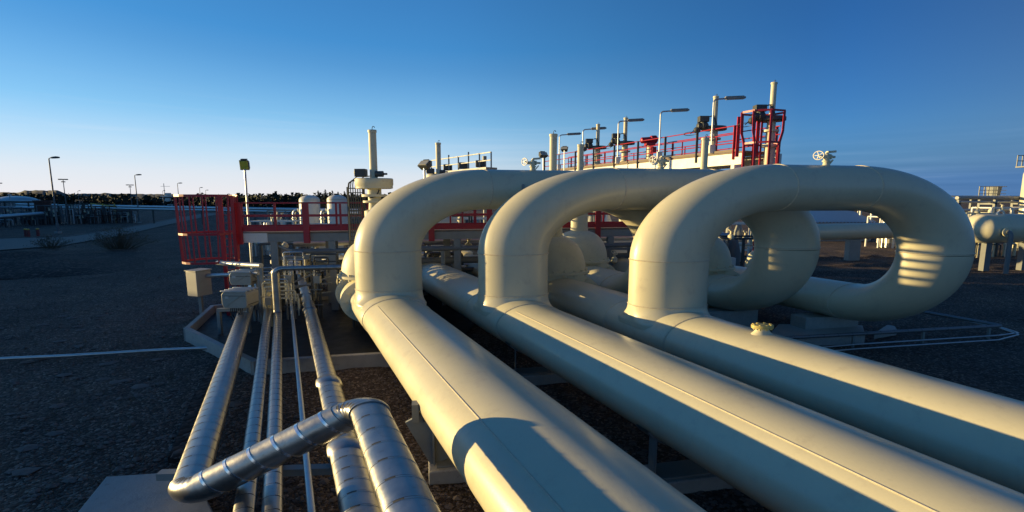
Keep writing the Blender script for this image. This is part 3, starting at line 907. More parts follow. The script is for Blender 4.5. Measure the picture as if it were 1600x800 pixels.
# small fittings crowding the thin clad pipes behind the junction boxes
for k, (yy, hh, lab) in enumerate(((14.7, .55, 'small instrument valve close behind the junction boxes'), (15.7, .8, 'taller instrument valve on the thin clad pipe'), (16.8, .6, 'instrument valve farthest along the thin clad pipe'))):
    p = along(pB, yy); root = thing('instrument_valve', (p.x, p.y, 0), lab, 'valve', 'instrument valves on the thin clad pipes')
    vb = MB().lathe(p, [(.11, 0), (.11, .10), (.14, .11), (.14, .15), (.06, .17), (.06, hh - .1), (.12, hh - .08), (.12, hh)], 14, 1.2)
    vb = vb.build('body', M['cream2'], root)
    MB().ring(p + V((0, 0, hh + .1)), .13, .018, 1.2, (.2, -.3, 1), 20, 6).build('handwheel', M['galv'], root)
    MB().lathe(p + V((0, 0, hh)), [(.025, 0), (.025, .14)], 8).build('spindle', M['galv'], root)
    MB().tube(fillet([p + V((.1, 0, .3)), p + V((.32, .05, .3)), p + V((.32, .05, -.5))], .07, 5), .03, 8).build('branch', M['galv'], root)
# cable frame by the first valve
c0 = at(556, 300, 14.4)
root = thing('cable_ladder', (c0.x, c0.y, 0), 'dark upright bundle of cable conduits beside the tall stem cover', 'cables')
for k in range(7):
    x = c0.x - .24 + .075 * k
    MB().tube([V((x, c0.y, 0)), V((x, c0.y, 4.55 + .06 * (k % 3))), V((x + .03, c0.y, 4.72 + .06 * (k % 3))), V((x + .14, c0.y, 4.8 + .06 * (k % 3))), V((c0.x + .5, c0.y - .05, 4.82 + .06 * (k % 3)))], .016 if k else .028, 7).build('conduit', M['dark'], root)
tr = MB()
for k in range(15): tr.bar((c0.x - .28, c0.y + .03, 2.6 + .14 * k), (c0.x + .24, c0.y + .03, 2.6 + .14 * k), .03)
tr.bar((c0.x - .28, c0.y + .05, 0), (c0.x - .28, c0.y + .05, 4.6), .05); tr.bar((c0.x + .24, c0.y + .05, 0), (c0.x + .24, c0.y + .05, 4.6), .05)
tr.build('ladder_tray', M['dark'], root)

# cable ladder added behind the middle riser to stripe the loop legs with shadow
stripe_ladder = thing('cable_ladder', (.3, 13.2, 0), 'added grey cable ladder behind the middle riser, casting striped shadow', 'cables')
for y in (12.2, 13.55, 14.6): MB().bar((.3, y, -.1), (.3, y, 4.6), .08).build('stile', M['grey'], stripe_ladder)
MB().box((.3, 13.4, 2.2), (.03, 2.4, 1.1)).build('shade_board', M['grey'], stripe_ladder)  # solid board added to keep sun off the lower legs
rg = MB()
for k in range(8): rg.bar((.3, 12.2, 2.93 + .235 * k), (.3, 14.6, 2.93 + .235 * k), .05, .085)
rg.build('ladder_rungs', M['grey'], stripe_ladder)

# tubing and cable bundles round the trestle
for k, (u, Y, z1, lab, mt) in enumerate(((404, 15.0, 1.9, 'pale tubing bundle left of the trestle column', 'galv'), (414, 14.4, 1.5, 'short tubing bundle between boxes and trestle', 'cream2'), (448, 15.3, 2.4, 'tubing bundle climbing inside the trestle', 'galv'), (492, 15.6, 2.3, 'tubing bundle beside the right trestle column', 'dark'))):
    p = at(u, 400, Y); p.z = 0
    root = thing('tubing_bundle', p, lab, 'tubing', 'tubing bundles round the steel trestle')
    rnd = random.Random(300 + k)
    for j in range(5):
        q = p + V((.07 * j - .14, rnd.uniform(-.06, .06), 0)); w_ = rnd.uniform(.3, .9); zt = z1 - .13 * j
        MB().tube(fillet([q, q + V((0, 0, zt)), q + V((w_, .1, zt)), q + V((w_, .1, zt - rnd.uniform(.3, .8)))], .06, 4), rnd.uniform(.018, .032), 7).build('tube', M[mt], root)
    for j in range(3):
        MB().bar(p + V((-.22, -.06, .5 + j * .55)), p + V((.22, -.06, .5 + j * .55)), .05, .03).build('clamp', M['grey'], root)
    MB().box(p + V((.1, -.12, z1 * .62)), (.22, .16, .26)).build('terminal_box', M['box'], root, bevel=.01)

# vent valves on top of the loops
def vent(i):
    w = 2.52; p = on_pipe(i, TEE_Y[i]) + ox(nt) * w; p.z = RUN + PR
    root = PL[i]
    vb = MB().lathe(p - V((0, 0, .03)), [(.09, 0), (.06, .04), (.05, .10), (.075, .11), (.075, .14), (.05, .15), (.065, .22), (.05, .29), (.03, .31), (.03, .34)], 18, 1.3)
    vb.lathe(p + V((-.19, -.04, .2)), [(.03, 0), (.045, .06), (.045, .26), (.065, .27), (.065, .3), (.03, .31), (.03, .42)], 14, 1, (1, .2, 0))
    vb.bar(p + V((.06, 0, .0)), p + V((.17, .02, .13)), .03); vb.bar(p + V((-.0, 0, .31)), p + V((.22, .03, .33)), .07, .05)
    vv = vb.build('vent_valve', M['cream2'], root)
    ax = V((-.75, -.65, 0)).normalized(); c = p + V((-.23, -.05, .23))
    wh = MB().ring(c, .10, .012, 1.15, ax, 24, 6)
    y_ = V((0, 0, 1)); x_ = ax.cross(y_)
    for k in range(5):
        a = 2 * math.pi * k / 5
        wh.bar(c, c + (x_ * math.cos(a) * 1.1 + y_ * math.sin(a)) * .10, .014)
    wh.lathe(c - ax * .06, [(.02, 0), (.02, .08)], 8, 1, ax)
    wh.build('handwheel', M['white'], vv)
for i in range(3): vent(i)

# blind flange on the right pipeline
p = gnd(1178, 521, AX + PR); p = on_pipe(2, p.y); p.z = AX + PR - .02
nz = MB().lathe(p, [(.13, 0), (.095, .05), (.075, .10), (.075, .13)], 24, OX).build('nozzle', M['cream2'], PL[2])
MB().lathe(p + V((0, 0, .13)), [(.12, 0), (.125, .004), (.125, .022), (.118, .026), (.118, .032), (.125, .036), (.125, .056), (.12, .06)], 28, OX).build('blind_flange', M['brass'], nz)
for k in range(8):
    a = 2 * math.pi * (k + .3) / 8
    MB().lathe(p + V((.1 * math.cos(a) * OX, .1 * math.sin(a), .10)), [(.013, 0), (.013, .085), (.018, .087), (.018, .105)], 6, OX).build('bolt', M['brass'], nz)

# pipe saddles
def saddle(i, Y, label, posts=True):
    P = on_pipe(i, Y); root = thing('pipe_support', (P.x, P.y, 0), label, 'pipe support', 'saddles under the big pipelines')
    MB().box(V((P.x, P.y, .02)), (1.5, .5, .3), .19).build('plinth', M['concrete'], root, bevel=.02)
    MB().box(V((P.x, P.y, .19)), (1.25, .36, .03), .19).build('base_plate', M['grey'], root)
    for s in (-1, 1):
        c = P + ox(nt) * (.40 * s)
        MB().bar(V((c.x, c.y, .2)), V((c.x, c.y, AX - .28)), .03, .28).build('gusset', M['grey'], root)
        l = P + ox(nt) * (.575 * s)
        if s < 0 and i == 0:
            MB().box(V((l.x, l.y, AX - .12)), (.10, .16, .28), .19).build('lug', M['grey'], root)
            MB().bar(V((l.x, l.y, AX - .2)), V((c.x + .1, c.y, .2)), .05, .34).build('guide_plate', M['grey'], root)
    m_ = MB(); vs = []; A = [math.radians(205 + 130 * k / 14) for k in range(15)]
    for d in (-.12, .12):
        for r_ in (.554, .575):
            for a in A: vs.append(P + ox(dt * d + (nt * math.cos(a) + V((0, 0, 1)) * math.sin(a)) * r_))
    fs = []
    for k in range(14):
        for o1, o2 in ((0, 15), (15, 45), (45, 30), (30, 0)): fs.append((o1 + k, o1 + k + 1, o2 + k + 1, o2 + k))
    m_.add(vs, fs); m_.build('saddle', M['grey'], root)
for i, nm in enumerate(('left', 'middle', 'right')):
    for k, (Y, wh) in enumerate(((6.6 - i * .3, 'in the foreground'), (10.6 - i * .4, 'just in front of its riser'), (19.5, 'behind its loop'))):
        if (i == 0 and k == 1) or (i == 2 and k == 0): continue
        saddle(i, Y, 'saddle support under the %s cream pipeline %s' % (nm, wh))
for i in range(3):
    P = ret(i, (15.6, 14.6, 13.9)[i])
    own(tag(MB().prism([V((P.x - .95, P.y - .45, 0)), V((P.x + .95, P.y - .1, 0)), V((P.x + .7, P.y + .45, 0)), V((P.x - 1.1, P.y + .1, 0))], -.1, AX - PR - .01).build('concrete_plinth', M['concrete'], smooth=0, bevel=.03), 'concrete plinth under the return leg of the %s loop' % ('left', 'middle', 'right')[i], 'plinth', 'plinths under the loop returns'), (P.x, P.y, 0))
for k, (u0, u1, v0, v1, h, lab) in enumerate(((1196, 1352, 528, 506, .22, 'long low broken concrete sill on the ground under the right loop'), (1366, 1402, 520, 507, .12, 'small concrete block on the ground right of the long sill'))):
    q = [gnd(u0, v0, h), gnd(u1, v0 - 6, h), gnd(u1 - 4, v1 + 2, h), gnd(u0 + 20, v1, h)]
    own(tag(MB().prism(q, -.1, h).build('concrete_sill', M['concrete'], smooth=0, bevel=.03), lab, 'concrete'), (q[0].x, q[0].y, 0))

# dry weeds in the gravel
mb = MB()
for k in range(90):
    yy = random.uniform(5.5, 17); xx = random.uniform(-1.15 * yy, -.62 * yy); n_ = random.randint(4, 9)
    for j in range(n_):
        a = random.uniform(0, 6.28); h_ = random.uniform(.05, .16); q0 = V((xx + random.gauss(0, .05), yy + random.gauss(0, .05), ground_z(xx, yy)))
        q1 = q0 + V((math.cos(a) * h_ * .6, math.sin(a) * h_ * .6, h_)); o_ = V((-math.sin(a), math.cos(a), 0)) * .006
        mb.add([q0 - o_, q0 + o_, q1], [(0, 1, 2)])
tag(mb.build('weeds', M['twig'], smooth=0), 'sparse dry weeds in the gravel of the left yard', 'weeds', kind='stuff')

# small clad pipe and cables on the right
q = [gnd(1120, 534, .3), gnd(1566, 509, .3), gnd(1425, 484, .3)]
root = thing('small_pipe', q[1], 'thin clad pipe on the right gravel that bends back sharply', 'pipe')
fp2 = fillet(q, .12, 6, 1.3)
clad_pipe(MB(), fp2[:2], .052, .3, 16).build('run', CL2, root); clad_pipe(MB(), fp2[1:8], .053, 9, 16).build('elbow', CL2, root); clad_pipe(MB(), fp2[7:], .052, .5, 16).build('run', CL2, root)
for k in range(4):
    p = q[0].lerp(q[1], .2 + .25 * k); MB().bar((p.x, p.y, -.1), (p.x, p.y, .25), .06).build('leg', M['grey'], root)
for k, dv in enumerate((0, 7)):
    q = [gnd(1130, 556 + dv, .05), gnd(1340, 538 + dv, .05), gnd(1560, 524 + dv, .05), gnd(1592, 520 + dv * .4, .05), gnd(1560, 510 + dv * .2, .05), gnd(1480, 496, .05)]
    own(tag(MB().tube(fillet(q, .1, 4), .022, 7).build('cable', M['galv'], smooth=60), ('upper', 'lower')[k] + ' thin cable looping over the right gravel below the small clad pipe', 'cable', 'thin cables on the right gravel'), (q[3].x, q[3].y, 0))

# ------------------------------------------------------------------ the long raised walkway on the right
WL = 19.2
def wk(Y, z, q=0.0): return V((WL + DV.x * Y, Y, z)) + V((.983, .1835, 0)) * q
Y0, Y1 = 19.0, 33.0
ww = thing('raised_walkway', wk(Y0, 0), 'long high walkway with red railings and white beams above the loops', 'walkway', 'red railed walkways')
WF = 6.15
MB().bar(wk(Y0, WF + .02, .9), wk(Y1, WF + .02, .9), 1.8, .06).build('deck', M['grate'], ww, smooth=0)
for q in (0, 1.8):
    MB().bar(wk(Y0 - .1, WF - .26, q), wk(Y1, WF - .26, q), .14, .46).build('beam', M['white'], ww, smooth=0)
    MB().bar(wk(Y0, WF + .10, q - .08 if q == 0 else q + .08), wk(Y1, WF + .10, q - .08 if q == 0 else q + .08), .03, .10).build('toe_plate', M['grate'], ww, smooth=0)
    for z in (WF + 1.12, WF + .78, WF + .42):
        MB().tube([wk(Y0, z, q), wk(Y1, z, q)], .024, 8).build('rail', M['red'], ww)
    for k in range(9):
        Y = Y0 + .2 + k * 1.7
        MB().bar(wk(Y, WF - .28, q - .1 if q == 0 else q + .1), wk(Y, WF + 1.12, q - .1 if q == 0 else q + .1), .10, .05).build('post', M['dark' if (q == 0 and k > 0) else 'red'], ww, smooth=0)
        if k < 8: MB().bar(wk(Y + .85, WF + .02, q), wk(Y + .85, WF + .8, q), .05, .03).build('post', M['red'], ww, smooth=0)
for Y in (21.7, 25.0, 29.0, 32.8):
    for q in (0, 1.8):
        MB().bar(wk(Y, -.1, q), wk(Y, WF - .5, q), .3).build('column', M['white'], ww, smooth=0)
    MB().bar(wk(Y, WF - .6, 0.16), wk(Y, WF - .6, 1.64), .2, .2).build('crossbeam', M['white'], ww, smooth=0)
for q in (0, 1.8): MB().bar(wk(Y0 + .15, WF - 1.15, q), wk(Y0 + .15, WF - .5, q), .3).build('end_bracket', M['white'], ww, smooth=0)
MB().tube([wk(Y0 + .3, WF - .9, .5), wk(Y1, WF - .9, .5)], .12, 14).build('slung_pipe', M['cream2'], ww)
# cage at its near end
cg = at(1189, 230, 18.3)
hp = ((7.62, .84), (6.85, .82), (6.42, .68), (5.3, .66))
for z, r_ in (hp[0], hp[2], hp[3]):
    m_ = MB(); P = [V((cg.x + r_ * math.cos(2 * math.pi * k / 8), cg.y + .6 * math.sin(2 * math.pi * k / 8), z)) for k in range(9)]
    for a, b in zip(P[:-1], P[1:]): m_.bar(a, b + (b - a) * .06, .02, .075)
    m_.build('cage_hoop', M['red'], ww)
for k in range(8):
    a = 2 * math.pi * k / 8; m_ = MB()
    P = [V((cg.x + r_ * math.cos(a), cg.y + .6 * math.sin(a), z)) for z, r_ in hp]
    for p, q in zip(P[:-1], P[1:]): m_.bar(p, q, .085, .03)
    m_.build('cage_bar', M['red'], ww)
for d in (.2, .6): MB().bar((cg.x + d, cg.y + .4, 0), (cg.x + d, cg.y + .4, 7.6), .06).build('ladder_stile', M['red'], ww)
rg = MB()
for k in range(24): rg.bar((cg.x + .2, cg.y + .4, .4 + .3 * k), (cg.x + .6, cg.y + .4, .4 + .3 * k), .03)
rg.build('ladder_rungs', M['red'], ww)
for d in (-.7, .1): MB().bar(V((cg.x + d, cg.y + .5, WF - .2)), V((cg.x + d, cg.y + .5, 7.55)), .13, .06).build('post', M['red'], ww)

# motor valves standing along the walkway
def motor_valve(b, label):
    root = thing('motor_valve', (b.x, b.y, 0), label, 'valve', 'motor valves along the raised walkway')
    b = V((b.x, b.y, 0))
    MB().lathe(b, [(.5, 0), (.5, 1.6), (.42, 1.9), (.2, 2.2), (.16, 2.3), (.16, 6.3), (.26, 6.32), (.26, 6.42), (.14, 6.44), (.14, 6.9), (.24, 6.92), (.24, 7.0), (.13, 7.02), (.13, 7.34)], 20, 1.3).build('body', M['cream2'], root)
    MB().lathe(b + V((0, 0, 7.34)), [(.34, 0), (.37, .02), (.37, .15), (.35, .18)], 24, 1.5).build('operator_plate', M['dark'], root)
    st = MB().lathe(b + V((0, 0, 7.5)), [(.085, 0), (.085, 1.27), (.10, 1.28), (.10, 1.34), (.08, 1.36)], 18, 1.3).build('stem_cover', M['cream2'], root)
    MB().tube([b + V((0, 0, 8.85)), b + V((0, 0, 8.92)), b + V((.05, 0, 8.94)), b + V((.06, 0, 8.9))], .012, 5).build('hook', M['dark'], st)
    m_ = MB(); c = b + V((-.62, -.1, 7.52))
    m_.lathe(c + V((-.22, 0, 0)), [(.10, 0), (.15, .03), (.15, .2), (.19, .22), (.19, .42), (.1, .5)], 16, 1, (1, 0, 0))
    m_.box(c + V((.06, 0, .30)), (.44, .3, .26)); m_.lathe(c + V((.05, 0, .1)), [(.12, 0), (.13, .2)], 14)
    m_.lathe(c + V((-.2, -.1, -.2)), [(.08, 0), (.14, .04), (.14, .2), (.08, .26)], 14, 1, (0, 1, .2))
    m_.build('motor', M['dark'], root, bevel=.015)
    cb = MB()
    for k in range(4): cb.tube([c + V((.25, 0, .38)), c + V((.42 + .05 * k, 0, .46)), c + V((.58 + .04 * k, 0, .3 - .08 * k)), c + V((.62, 0, .02))], .013, 5)
    cb.ring(c + V((-.5, 0, -.34)), .22, .014, 1.3, (0, .2, 1), 18, 5); cb.bar(c + V((-.5, 0, -.34)), c + V((-.25, 0, -.1)), .03)
    cb.build('handwheel', M['dark'], root)
    return root
def w2(u):
    k = (u - 800) / F * .992; Y = 20.0 / (k + .5111); return V((20.0 + DV.x * Y, Y, 0))
mv = motor_valve(w2(1197), 'motor valve at the caged near end of the raised walkway, tallest stem')
place(mv, w2(1110), 'motor valve with its stem cover touching the highest lamp on the walkway')
place(mv, w2(974), 'motor valve with stem cover behind the third lamp from the cage')
place(mv, w2(932), 'motor valve with the farthest stem cover on the raised walkway')
# red actuator without stem
def red_act(b, label):
    root = thing('actuator', (b.x, b.y, 0), label, 'actuator')
    MB().lathe(V((b.x, b.y, 0)), [(.4, 0), (.4, 1.5), (.14, 1.8), (.14, 7.2)], 16).build('pedestal', M['cream2'], root)
    m_ = MB(); m_.lathe(V((b.x - .5, b.y, 7.35)), [(.08, 0), (.16, .05), (.16, .55), (.22, .56), (.22, .85), (.1, .95)], 16, 1, (1, .1, .08)); m_.box((b.x, b.y, 7.15), (.5, .4, .16)); m_.box((b.x + .15, b.y - .1, 6.85), (.3, .3, .3))
    m_.build('drive', M['red'], root, bevel=.02)
red_act(w2(1012), 'red actuator between two lamps on the raised walkway')

# lamps on the walkway
def tube_lamp(b, label):
    root = thing('walkway_lamp', b, label, 'lamp', 'strip lamps on the raised walkway')
    MB().box(b + V((0, -.06, .25)), (.24, .14, .36)).build('gear_box', M['white'], root, bevel=.01)
    MB().tube(fillet([b + V((0, 0, .1)), b + V((0, 0, 2.38)), b + V((.62, .1, 2.44))], .16, 6), .035, 10).build('pole', M['galv'], root)
    h0 = b + V((.5, .08, 2.44)); h1 = b + V((1.5, .28, 2.52))
    m_ = MB(); m_.bar(h0, h1, .13, .09); m_.bar(h0.lerp(h1, .04) + V((0, 0, .06)), h0.lerp(h1, .94) + V((0, 0, .06)), .08, .05); m_.build('lamp_housing', M['grey'], root, bevel=.02)
    MB().bar(h0.lerp(h1, .08) - V((0, 0, .055)), h0.lerp(h1, .93) - V((0, 0, .055)), .1, .03).build('lamp_glass', M['glass'], root, bevel=.01)
    return root
def w1(u):
    k = (u - 800) / F * .992; Y = (WL - .1) / (k + .5111); return V((WL - .1 + DV.x * Y, Y, WF))
tl = tube_lamp(w1(1107), 'strip lamp nearest the red cage, highest in the photo')
for u, lab in ((1027, 'second strip lamp from the red cage, alone before clear sky'), (963, 'third strip lamp from the red cage'), (909, 'fourth strip lamp from the red cage'), (873, 'farthest strip lamp on the raised walkway, beside the floodlight')):
    place(tl, w1(u), lab)

# floodlights
def floodlight(u, v, Y, base_z, w, h, mat, yaw, pitch, label, pr=.04):
    c = at(u, v, Y); root = thing('floodlight', (c.x, c.y, base_z), label, 'floodlight', 'floodlights on posts')
    MB().tube([(c.x, c.y, base_z), (c.x, c.y, c.z - h * .4)], pr, 10).build('post', M['galv'], root)
    m = Matrix.Rotation(yaw, 3, 'Z') @ Matrix.Rotation(pitch, 3, 'X')
    def bx(o, s, name, mm, par=root, sh=1.0):
        vs = [c + m @ V((o[0] + x * s[0] / 2 * (sh if y > 0 else 1), o[1] + y * s[1] / 2, o[2] + z * s[2] / 2 * (sh if y > 0 else 1))) for x in (-1, 1) for y in (-1, 1) for z in (-1, 1)]
        return MB().add(vs, [(0, 1, 3, 2), (4, 6, 7, 5), (0, 4, 5, 1), (2, 3, 7, 6), (0, 2, 6, 4), (1, 5, 7, 3)]).build(name, M[mm], par, smooth=0, bevel=.012)
    hs = bx((0, .08, 0), (w, .22, h), 'lamp_housing', 'dark', sh=.7)
    bx((0, -.045, 0), (w * .86, .03, h * .84), 'lamp_glass', mat, hs)
    bx((0, .02, h * .56), (w * .6, .16, h * .14), 'hood', 'dark', hs)
floodlight(382, 258, 18.5, 0, .36, .40, 'lens', .12, .15, 'yellow green glass floodlight on a tall post behind the left red railing')
MBc = at(382, 246, 18.5)
floodlight(663, 256, 15.6, 3.0, .42, .30, 'glass', -.5, -.9, 'tilted floodlight on a short post just above the left loop')
floodlight(849, 241, 24.0, 3.0, .5, .28, 'glass', .5, -.7, 'dark floodlight pointing left at the far end of the raised walkway', .03)
floodlight(882, 232, 25.5, 3.0, .42, .22, 'glass', -.3, -.7, 'pale floodlight under the farthest strip lamp', .03)

# ------------------------------------------------------------------ unseen high ground added towards the sun to shade the yard
def shade_ridge(name, pts, half, seed):
    mb = MB(); vs = []; rows = (-1, -.7, -.4, -.15, 0, .15, .4, .7, 1); prof = (0, .25, .62, .93, 1, .93, .62, .25, 0)
    P = []
    for a, b in zip(pts[:-1], pts[1:]):
        n = max(2, int((V(b) - V(a)).length / (half * .35)))
        P += [V(a).lerp(V(b), k / n) for k in range(n)]
    P.append(V(pts[-1]))
    for i, p in enumerate(P):
        d = (P[min(i + 1, len(P) - 1)] - P[max(i - 1, 0)]); d.z = 0; d.normalize(); s = V((d.y, -d.x, 0))
        for r_, k in zip(rows, prof):
            q = p + s * (half * r_)
            vs.append(V((q.x, q.y, -.1 + p.z * k * (1 + .05 * (vnoise(i * .6, r_ * 2, seed) - .5)))))
    w = len(rows)
    mb.add(vs, [(i * w + j, i * w + j + 1, (i + 1) * w + j + 1, (i + 1) * w + j) for i in range(len(P) - 1) for j in range(w - 1)])
    tag(mb.build(name, M['heath'], smooth=80), kind='structure')
shade_ridge('shade_mound', [(-60, -45, 0), (-62, -34, 4.6), (-62, 10, 4.75), (-62, 34, 4.75), (-80, 52, 6.1), (-110, 74, 8.6), (-142, 100, 11.2), (-180, 126, 14), (-215, 150, 8)], 13, 11)
shade_ridge('hills', [(-250, -120, 10), (-255, 40, 17.0), (-260, 120, 17.5), (-300, 190, 17), (-380, 270, 14), (-440, 330, 6)], 60, 12)  # out-of-view hills, added to shade the left background

# ------------------------------------------------------------------ street lamps on the left
def street_lamp(name, label, double):
    root = thing(name, (0, 0, 0), label, 'street lamp', 'double headed street lamps' if double else 'single arm street lamps')
    MB().tube([(0, 0, 0), (0, 0, 1.2), (0, 0, 1.25), (0, 0, 9.3)], [.15, .15, .10, .065], 10).build('pole', M['pole'], root)
    MB().box((0, 0, .05), (.5, .5, .3)).build('footing', M['concrete'], root)
    if double:
        MB().bar((-.75, 0, 9.3), (.75, 0, 9.3), .07).build('arm', M['pole'], root)
        for s in (-1, 1):
            MB().box((s * .62, 0, 9.27 - (.0 if s < 0 else .02)), (.85, .42, .24)).build('lamp_head', M['dark'], root, bevel=.05)
        MB().box((0, 0, 8.7), (.7, .4, .22)).build('lamp_head', M['dark'], root, bevel=.05)
    else:
        MB().tube([(0, 0, 9.25), (.05, 0, 9.35), (.35, 0, 9.42)], .05, 8).build('arm', M['pole'], root)
        MB().tube([(.2, 0, 9.40), (.45, 0, 9.43), (.9, 0, 9.46), (1.3, 0, 9.45), (1.4, 0, 9.44)], [.06, .12, .14, .10, .02], 12, 1.0).build('lamp_head', M['dark'], root)
    return root
def put_lamp(proto, u, vb, vt, label, first=False, Y=None):
    if Y is None: p = gnd(u, vb)
    else: p = at(u, 320, Y); p.z = 0
    tv = at(u, vt, p.y)
    sc = tv.z / 9.45
    if first:
        proto.location = p; proto.scale = (sc,) * 3; proto['label'] = label; return proto
    return place(proto, p, label, sc=sc)
ls = street_lamp('street_lamp', 'tallest street lamp beside the road on the left, single arm', False)
ld = street_lamp('street_lamp', 'x', True)
put_lamp(ls, 91, 364, 246, 'tallest street lamp at the left, single arm over the road edge', True)
put_lamp(ls, 218, 348, 273, 'single arm street lamp at the far road bend, second tallest')
put_lamp(ls, 282, 339, 286, 'single arm street lamp just left of the red ladder cage')
put_lamp(ld, 106, 342, 279, 'double headed street lamp just right of the tallest lamp', True)
put_lamp(ld, 208, 338, 288, 'double headed street lamp touching the far road bend lamp')
put_lamp(ld, 4, 341, 285, 'double headed street lamp cut by the left photo edge')
for u, v, lab in ((124, 298, 'tiny single arm street lamp on the far hillside left'), (256, 298, 'small far street lamp above the white boat'), (314, 293, 'small far street lamp seen through the cage top, left of a pair'), (323, 297, 'smallest far street lamp, right of the pair above the cage')):
    put_lamp(ls, u, 0, v, lab, Y=170)
sp = at(15, 305, 140)
sh = thing('spotlight', (sp.x, sp.y, 0), 'short post with a small pale lamp before the far dome roof', 'lamp')
MB().tube([(sp.x, sp.y, 0), (sp.x, sp.y, sp.z)], .09, 8).build('post', M['galv'], sh); MB().box(sp, (.7, .5, .5)).build('lamp_head', M['white'], sh, bevel=.05)
dm = at(25, 312, 330); root = thing('dome_roof', (dm.x, dm.y, 0), 'low pale domed roof on the far hillside at left', 'building')
MB().lathe((dm.x, dm.y, 0), [(9, 0), (9, dm.z - 1.5)], 32, 1.6).build('wall', M['grey'], root)
MB().lathe((dm.x, dm.y, dm.z - 1.5), [(9.2 * math.cos(t), 4.2 * math.sin(t)) for t in [1.5 * k / 8 for k in range(9)]], 32, 1.6).build('roof', M['galv'], root)

# bollards
def bollard(p, label):
    root = thing('bollard', p, label, 'bollard', 'red bollards beside the road')
    MB().lathe(p, [(.15, 0), (.15, .74), (.13, .78)], 14).build('post', M['bollard'], root)
    MB().lathe(p + V((0, 0, .78)), [(.155, 0), (.155, .10), (.08, .15)], 14).build('cap', M['yellow'], root)
    return root
b0 = bollard(gnd(41, 369.5), 'leftmost red bollard of the close pair')
place(b0, gnd(45, 370), 'right red bollard of the close pair'); place(b0, gnd(60, 369), 'lone red bollard nearer the tallest street lamp')

# far pipes on the left and the plant about them
def far_pipe(a, b, r, label, n=8, mat='galv'):
    root = thing('far_pipe', (a.x, a.y, 0), label, 'pipe', 'pale pipes across the far left yard')
    MB().tube([a, a.lerp(b, .5), b], r, 14).build('run', M[mat], root)
    for k in range(n):
        p = a.lerp(b, (k + .5) / n); MB().bar((p.x, p.y, -.1), (p.x, p.y, p.z - r * .9), .18).build('support', M['dark'], root)
far_pipe(at(-90, 314.5, 84), at(62, 314, 88), .28, 'upper pale pipe at the far left ending at the brown stack', 4)
far_pipe(at(26, 319.5, 92), at(560, 329, 70), .25, 'long pale pipe running from the brown stack behind the red railing', 14)
far_pipe(at(26, 322.8, 90), at(560, 333, 68.6), .20, 'lower twin of the long pale pipe behind the red railing', 14)
far_pipe(at(-120, 347, 58), at(66, 334, 76), .32, 'sloping pale pipe nearest the road at the far left', 4)
far_pipe(at(-60, 324, 80), at(62, 325, 84), .25, 'thin pale pipe low in front of the brown stack', 4)
st = at(66, 313, 80); root = thing('stack', (st.x, st.y, 0), 'short rusty brown stack with a wider foot at the far left', 'stack')
MB().lathe((st.x, st.y, 0), [(1.6, 0), (1.5, 1.0), (1.0, 1.3), (1.0, st.z - .4), (1.12, st.z - .38), (1.12, st.z)], 18, 1.2).build('shell', M['brown'], root)
MB().box((st.x + 1.5, st.y - 1.2, 1.0), (3.2, 1.6, 2.2)).build('skid', M['dark'], root, bevel=.04)

def skid(u, v, Y, w, h, label, seed, mats=('dark', 'grey', 'brown', 'cream2')):
    """a small process skid: frame, vessels, pipe loops, valves"""
    rnd = random.Random(seed); p = at(u, v, Y); p.z = 0
    root = thing('process_skid', p, label, 'machinery', 'process skids in the yard')
    fr = MB()
    for x in (-w / 2, 0, w / 2):
        for y in (-.7, .7): fr.bar(p + V((x, y, -.1)), p + V((x, y, h)), .1)
    for z in (h * .45, h):
        for y in (-.7, .7): fr.bar(p + V((-w / 2, y, z)), p + V((w / 2, y, z)), .09)
        for x in (-w / 2, w / 2): fr.bar(p + V((x, -.7, z)), p + V((x, .7, z)), .09)
    fr.build('frame', M[rnd.choice(mats)], root, smooth=0)
    for k in range(3):
        x = rnd.uniform(-w * .4, w * .4); r_ = rnd.uniform(.16, .32)
        MB().lathe(p + V((x, rnd.uniform(-.3, .3), 0)), [(r_ * .5, 0), (r_ * .5, .3), (r_, .36), (r_, h * rnd.uniform(.5, .9)), (r_ * .6, h * .95), (.05, h)], 14).build('vessel', M[rnd.choice(mats)], root)
    for k in range(5):
        x0, x1 = sorted((rnd.uniform(-w * .5, w * .5), rnd.uniform(-w * .5, w * .5))); z = rnd.uniform(.3, h); y = rnd.uniform(-.8, .3)
        MB().tube(fillet([p + V((x0, y, 0)), p + V((x0, y, z)), p + V((x1 + .5, y, z)), p + V((x1 + .5, y, 0))], .12, 4), rnd.uniform(.04, .09), 8).build('pipe_loop', M[rnd.choice(('pole', 'dark', 'galv', 'dark') if 'dark' in mats[:1] else ('galv', 'cream2', 'galv', 'dark'))], root)
    for k in range(4):
        q = p + V((rnd.uniform(-w * .45, w * .45), -.75, rnd.uniform(.5, h)))
        vl = MB(); vl.lathe(q, [(.08, 0), (.14, .06), (.14, .2), (.05, .28), (.05, .42)], 10)
        vv = vl.build('hand_valve', M['cream2'], root)
        MB().ring(q + V((0, 0, .44)), .13, .02, 1, (.3, -.4, .8), 14, 5).build('handwheel', M['cream2'], vv)
    MB().box(p + V((rnd.uniform(-w * .3, w * .3), -.6, h * .5)), (.5, .3, .6)).build('panel', M['pole' if mats[0] == 'dark' else 'white'], root, bevel=.02)
    return root
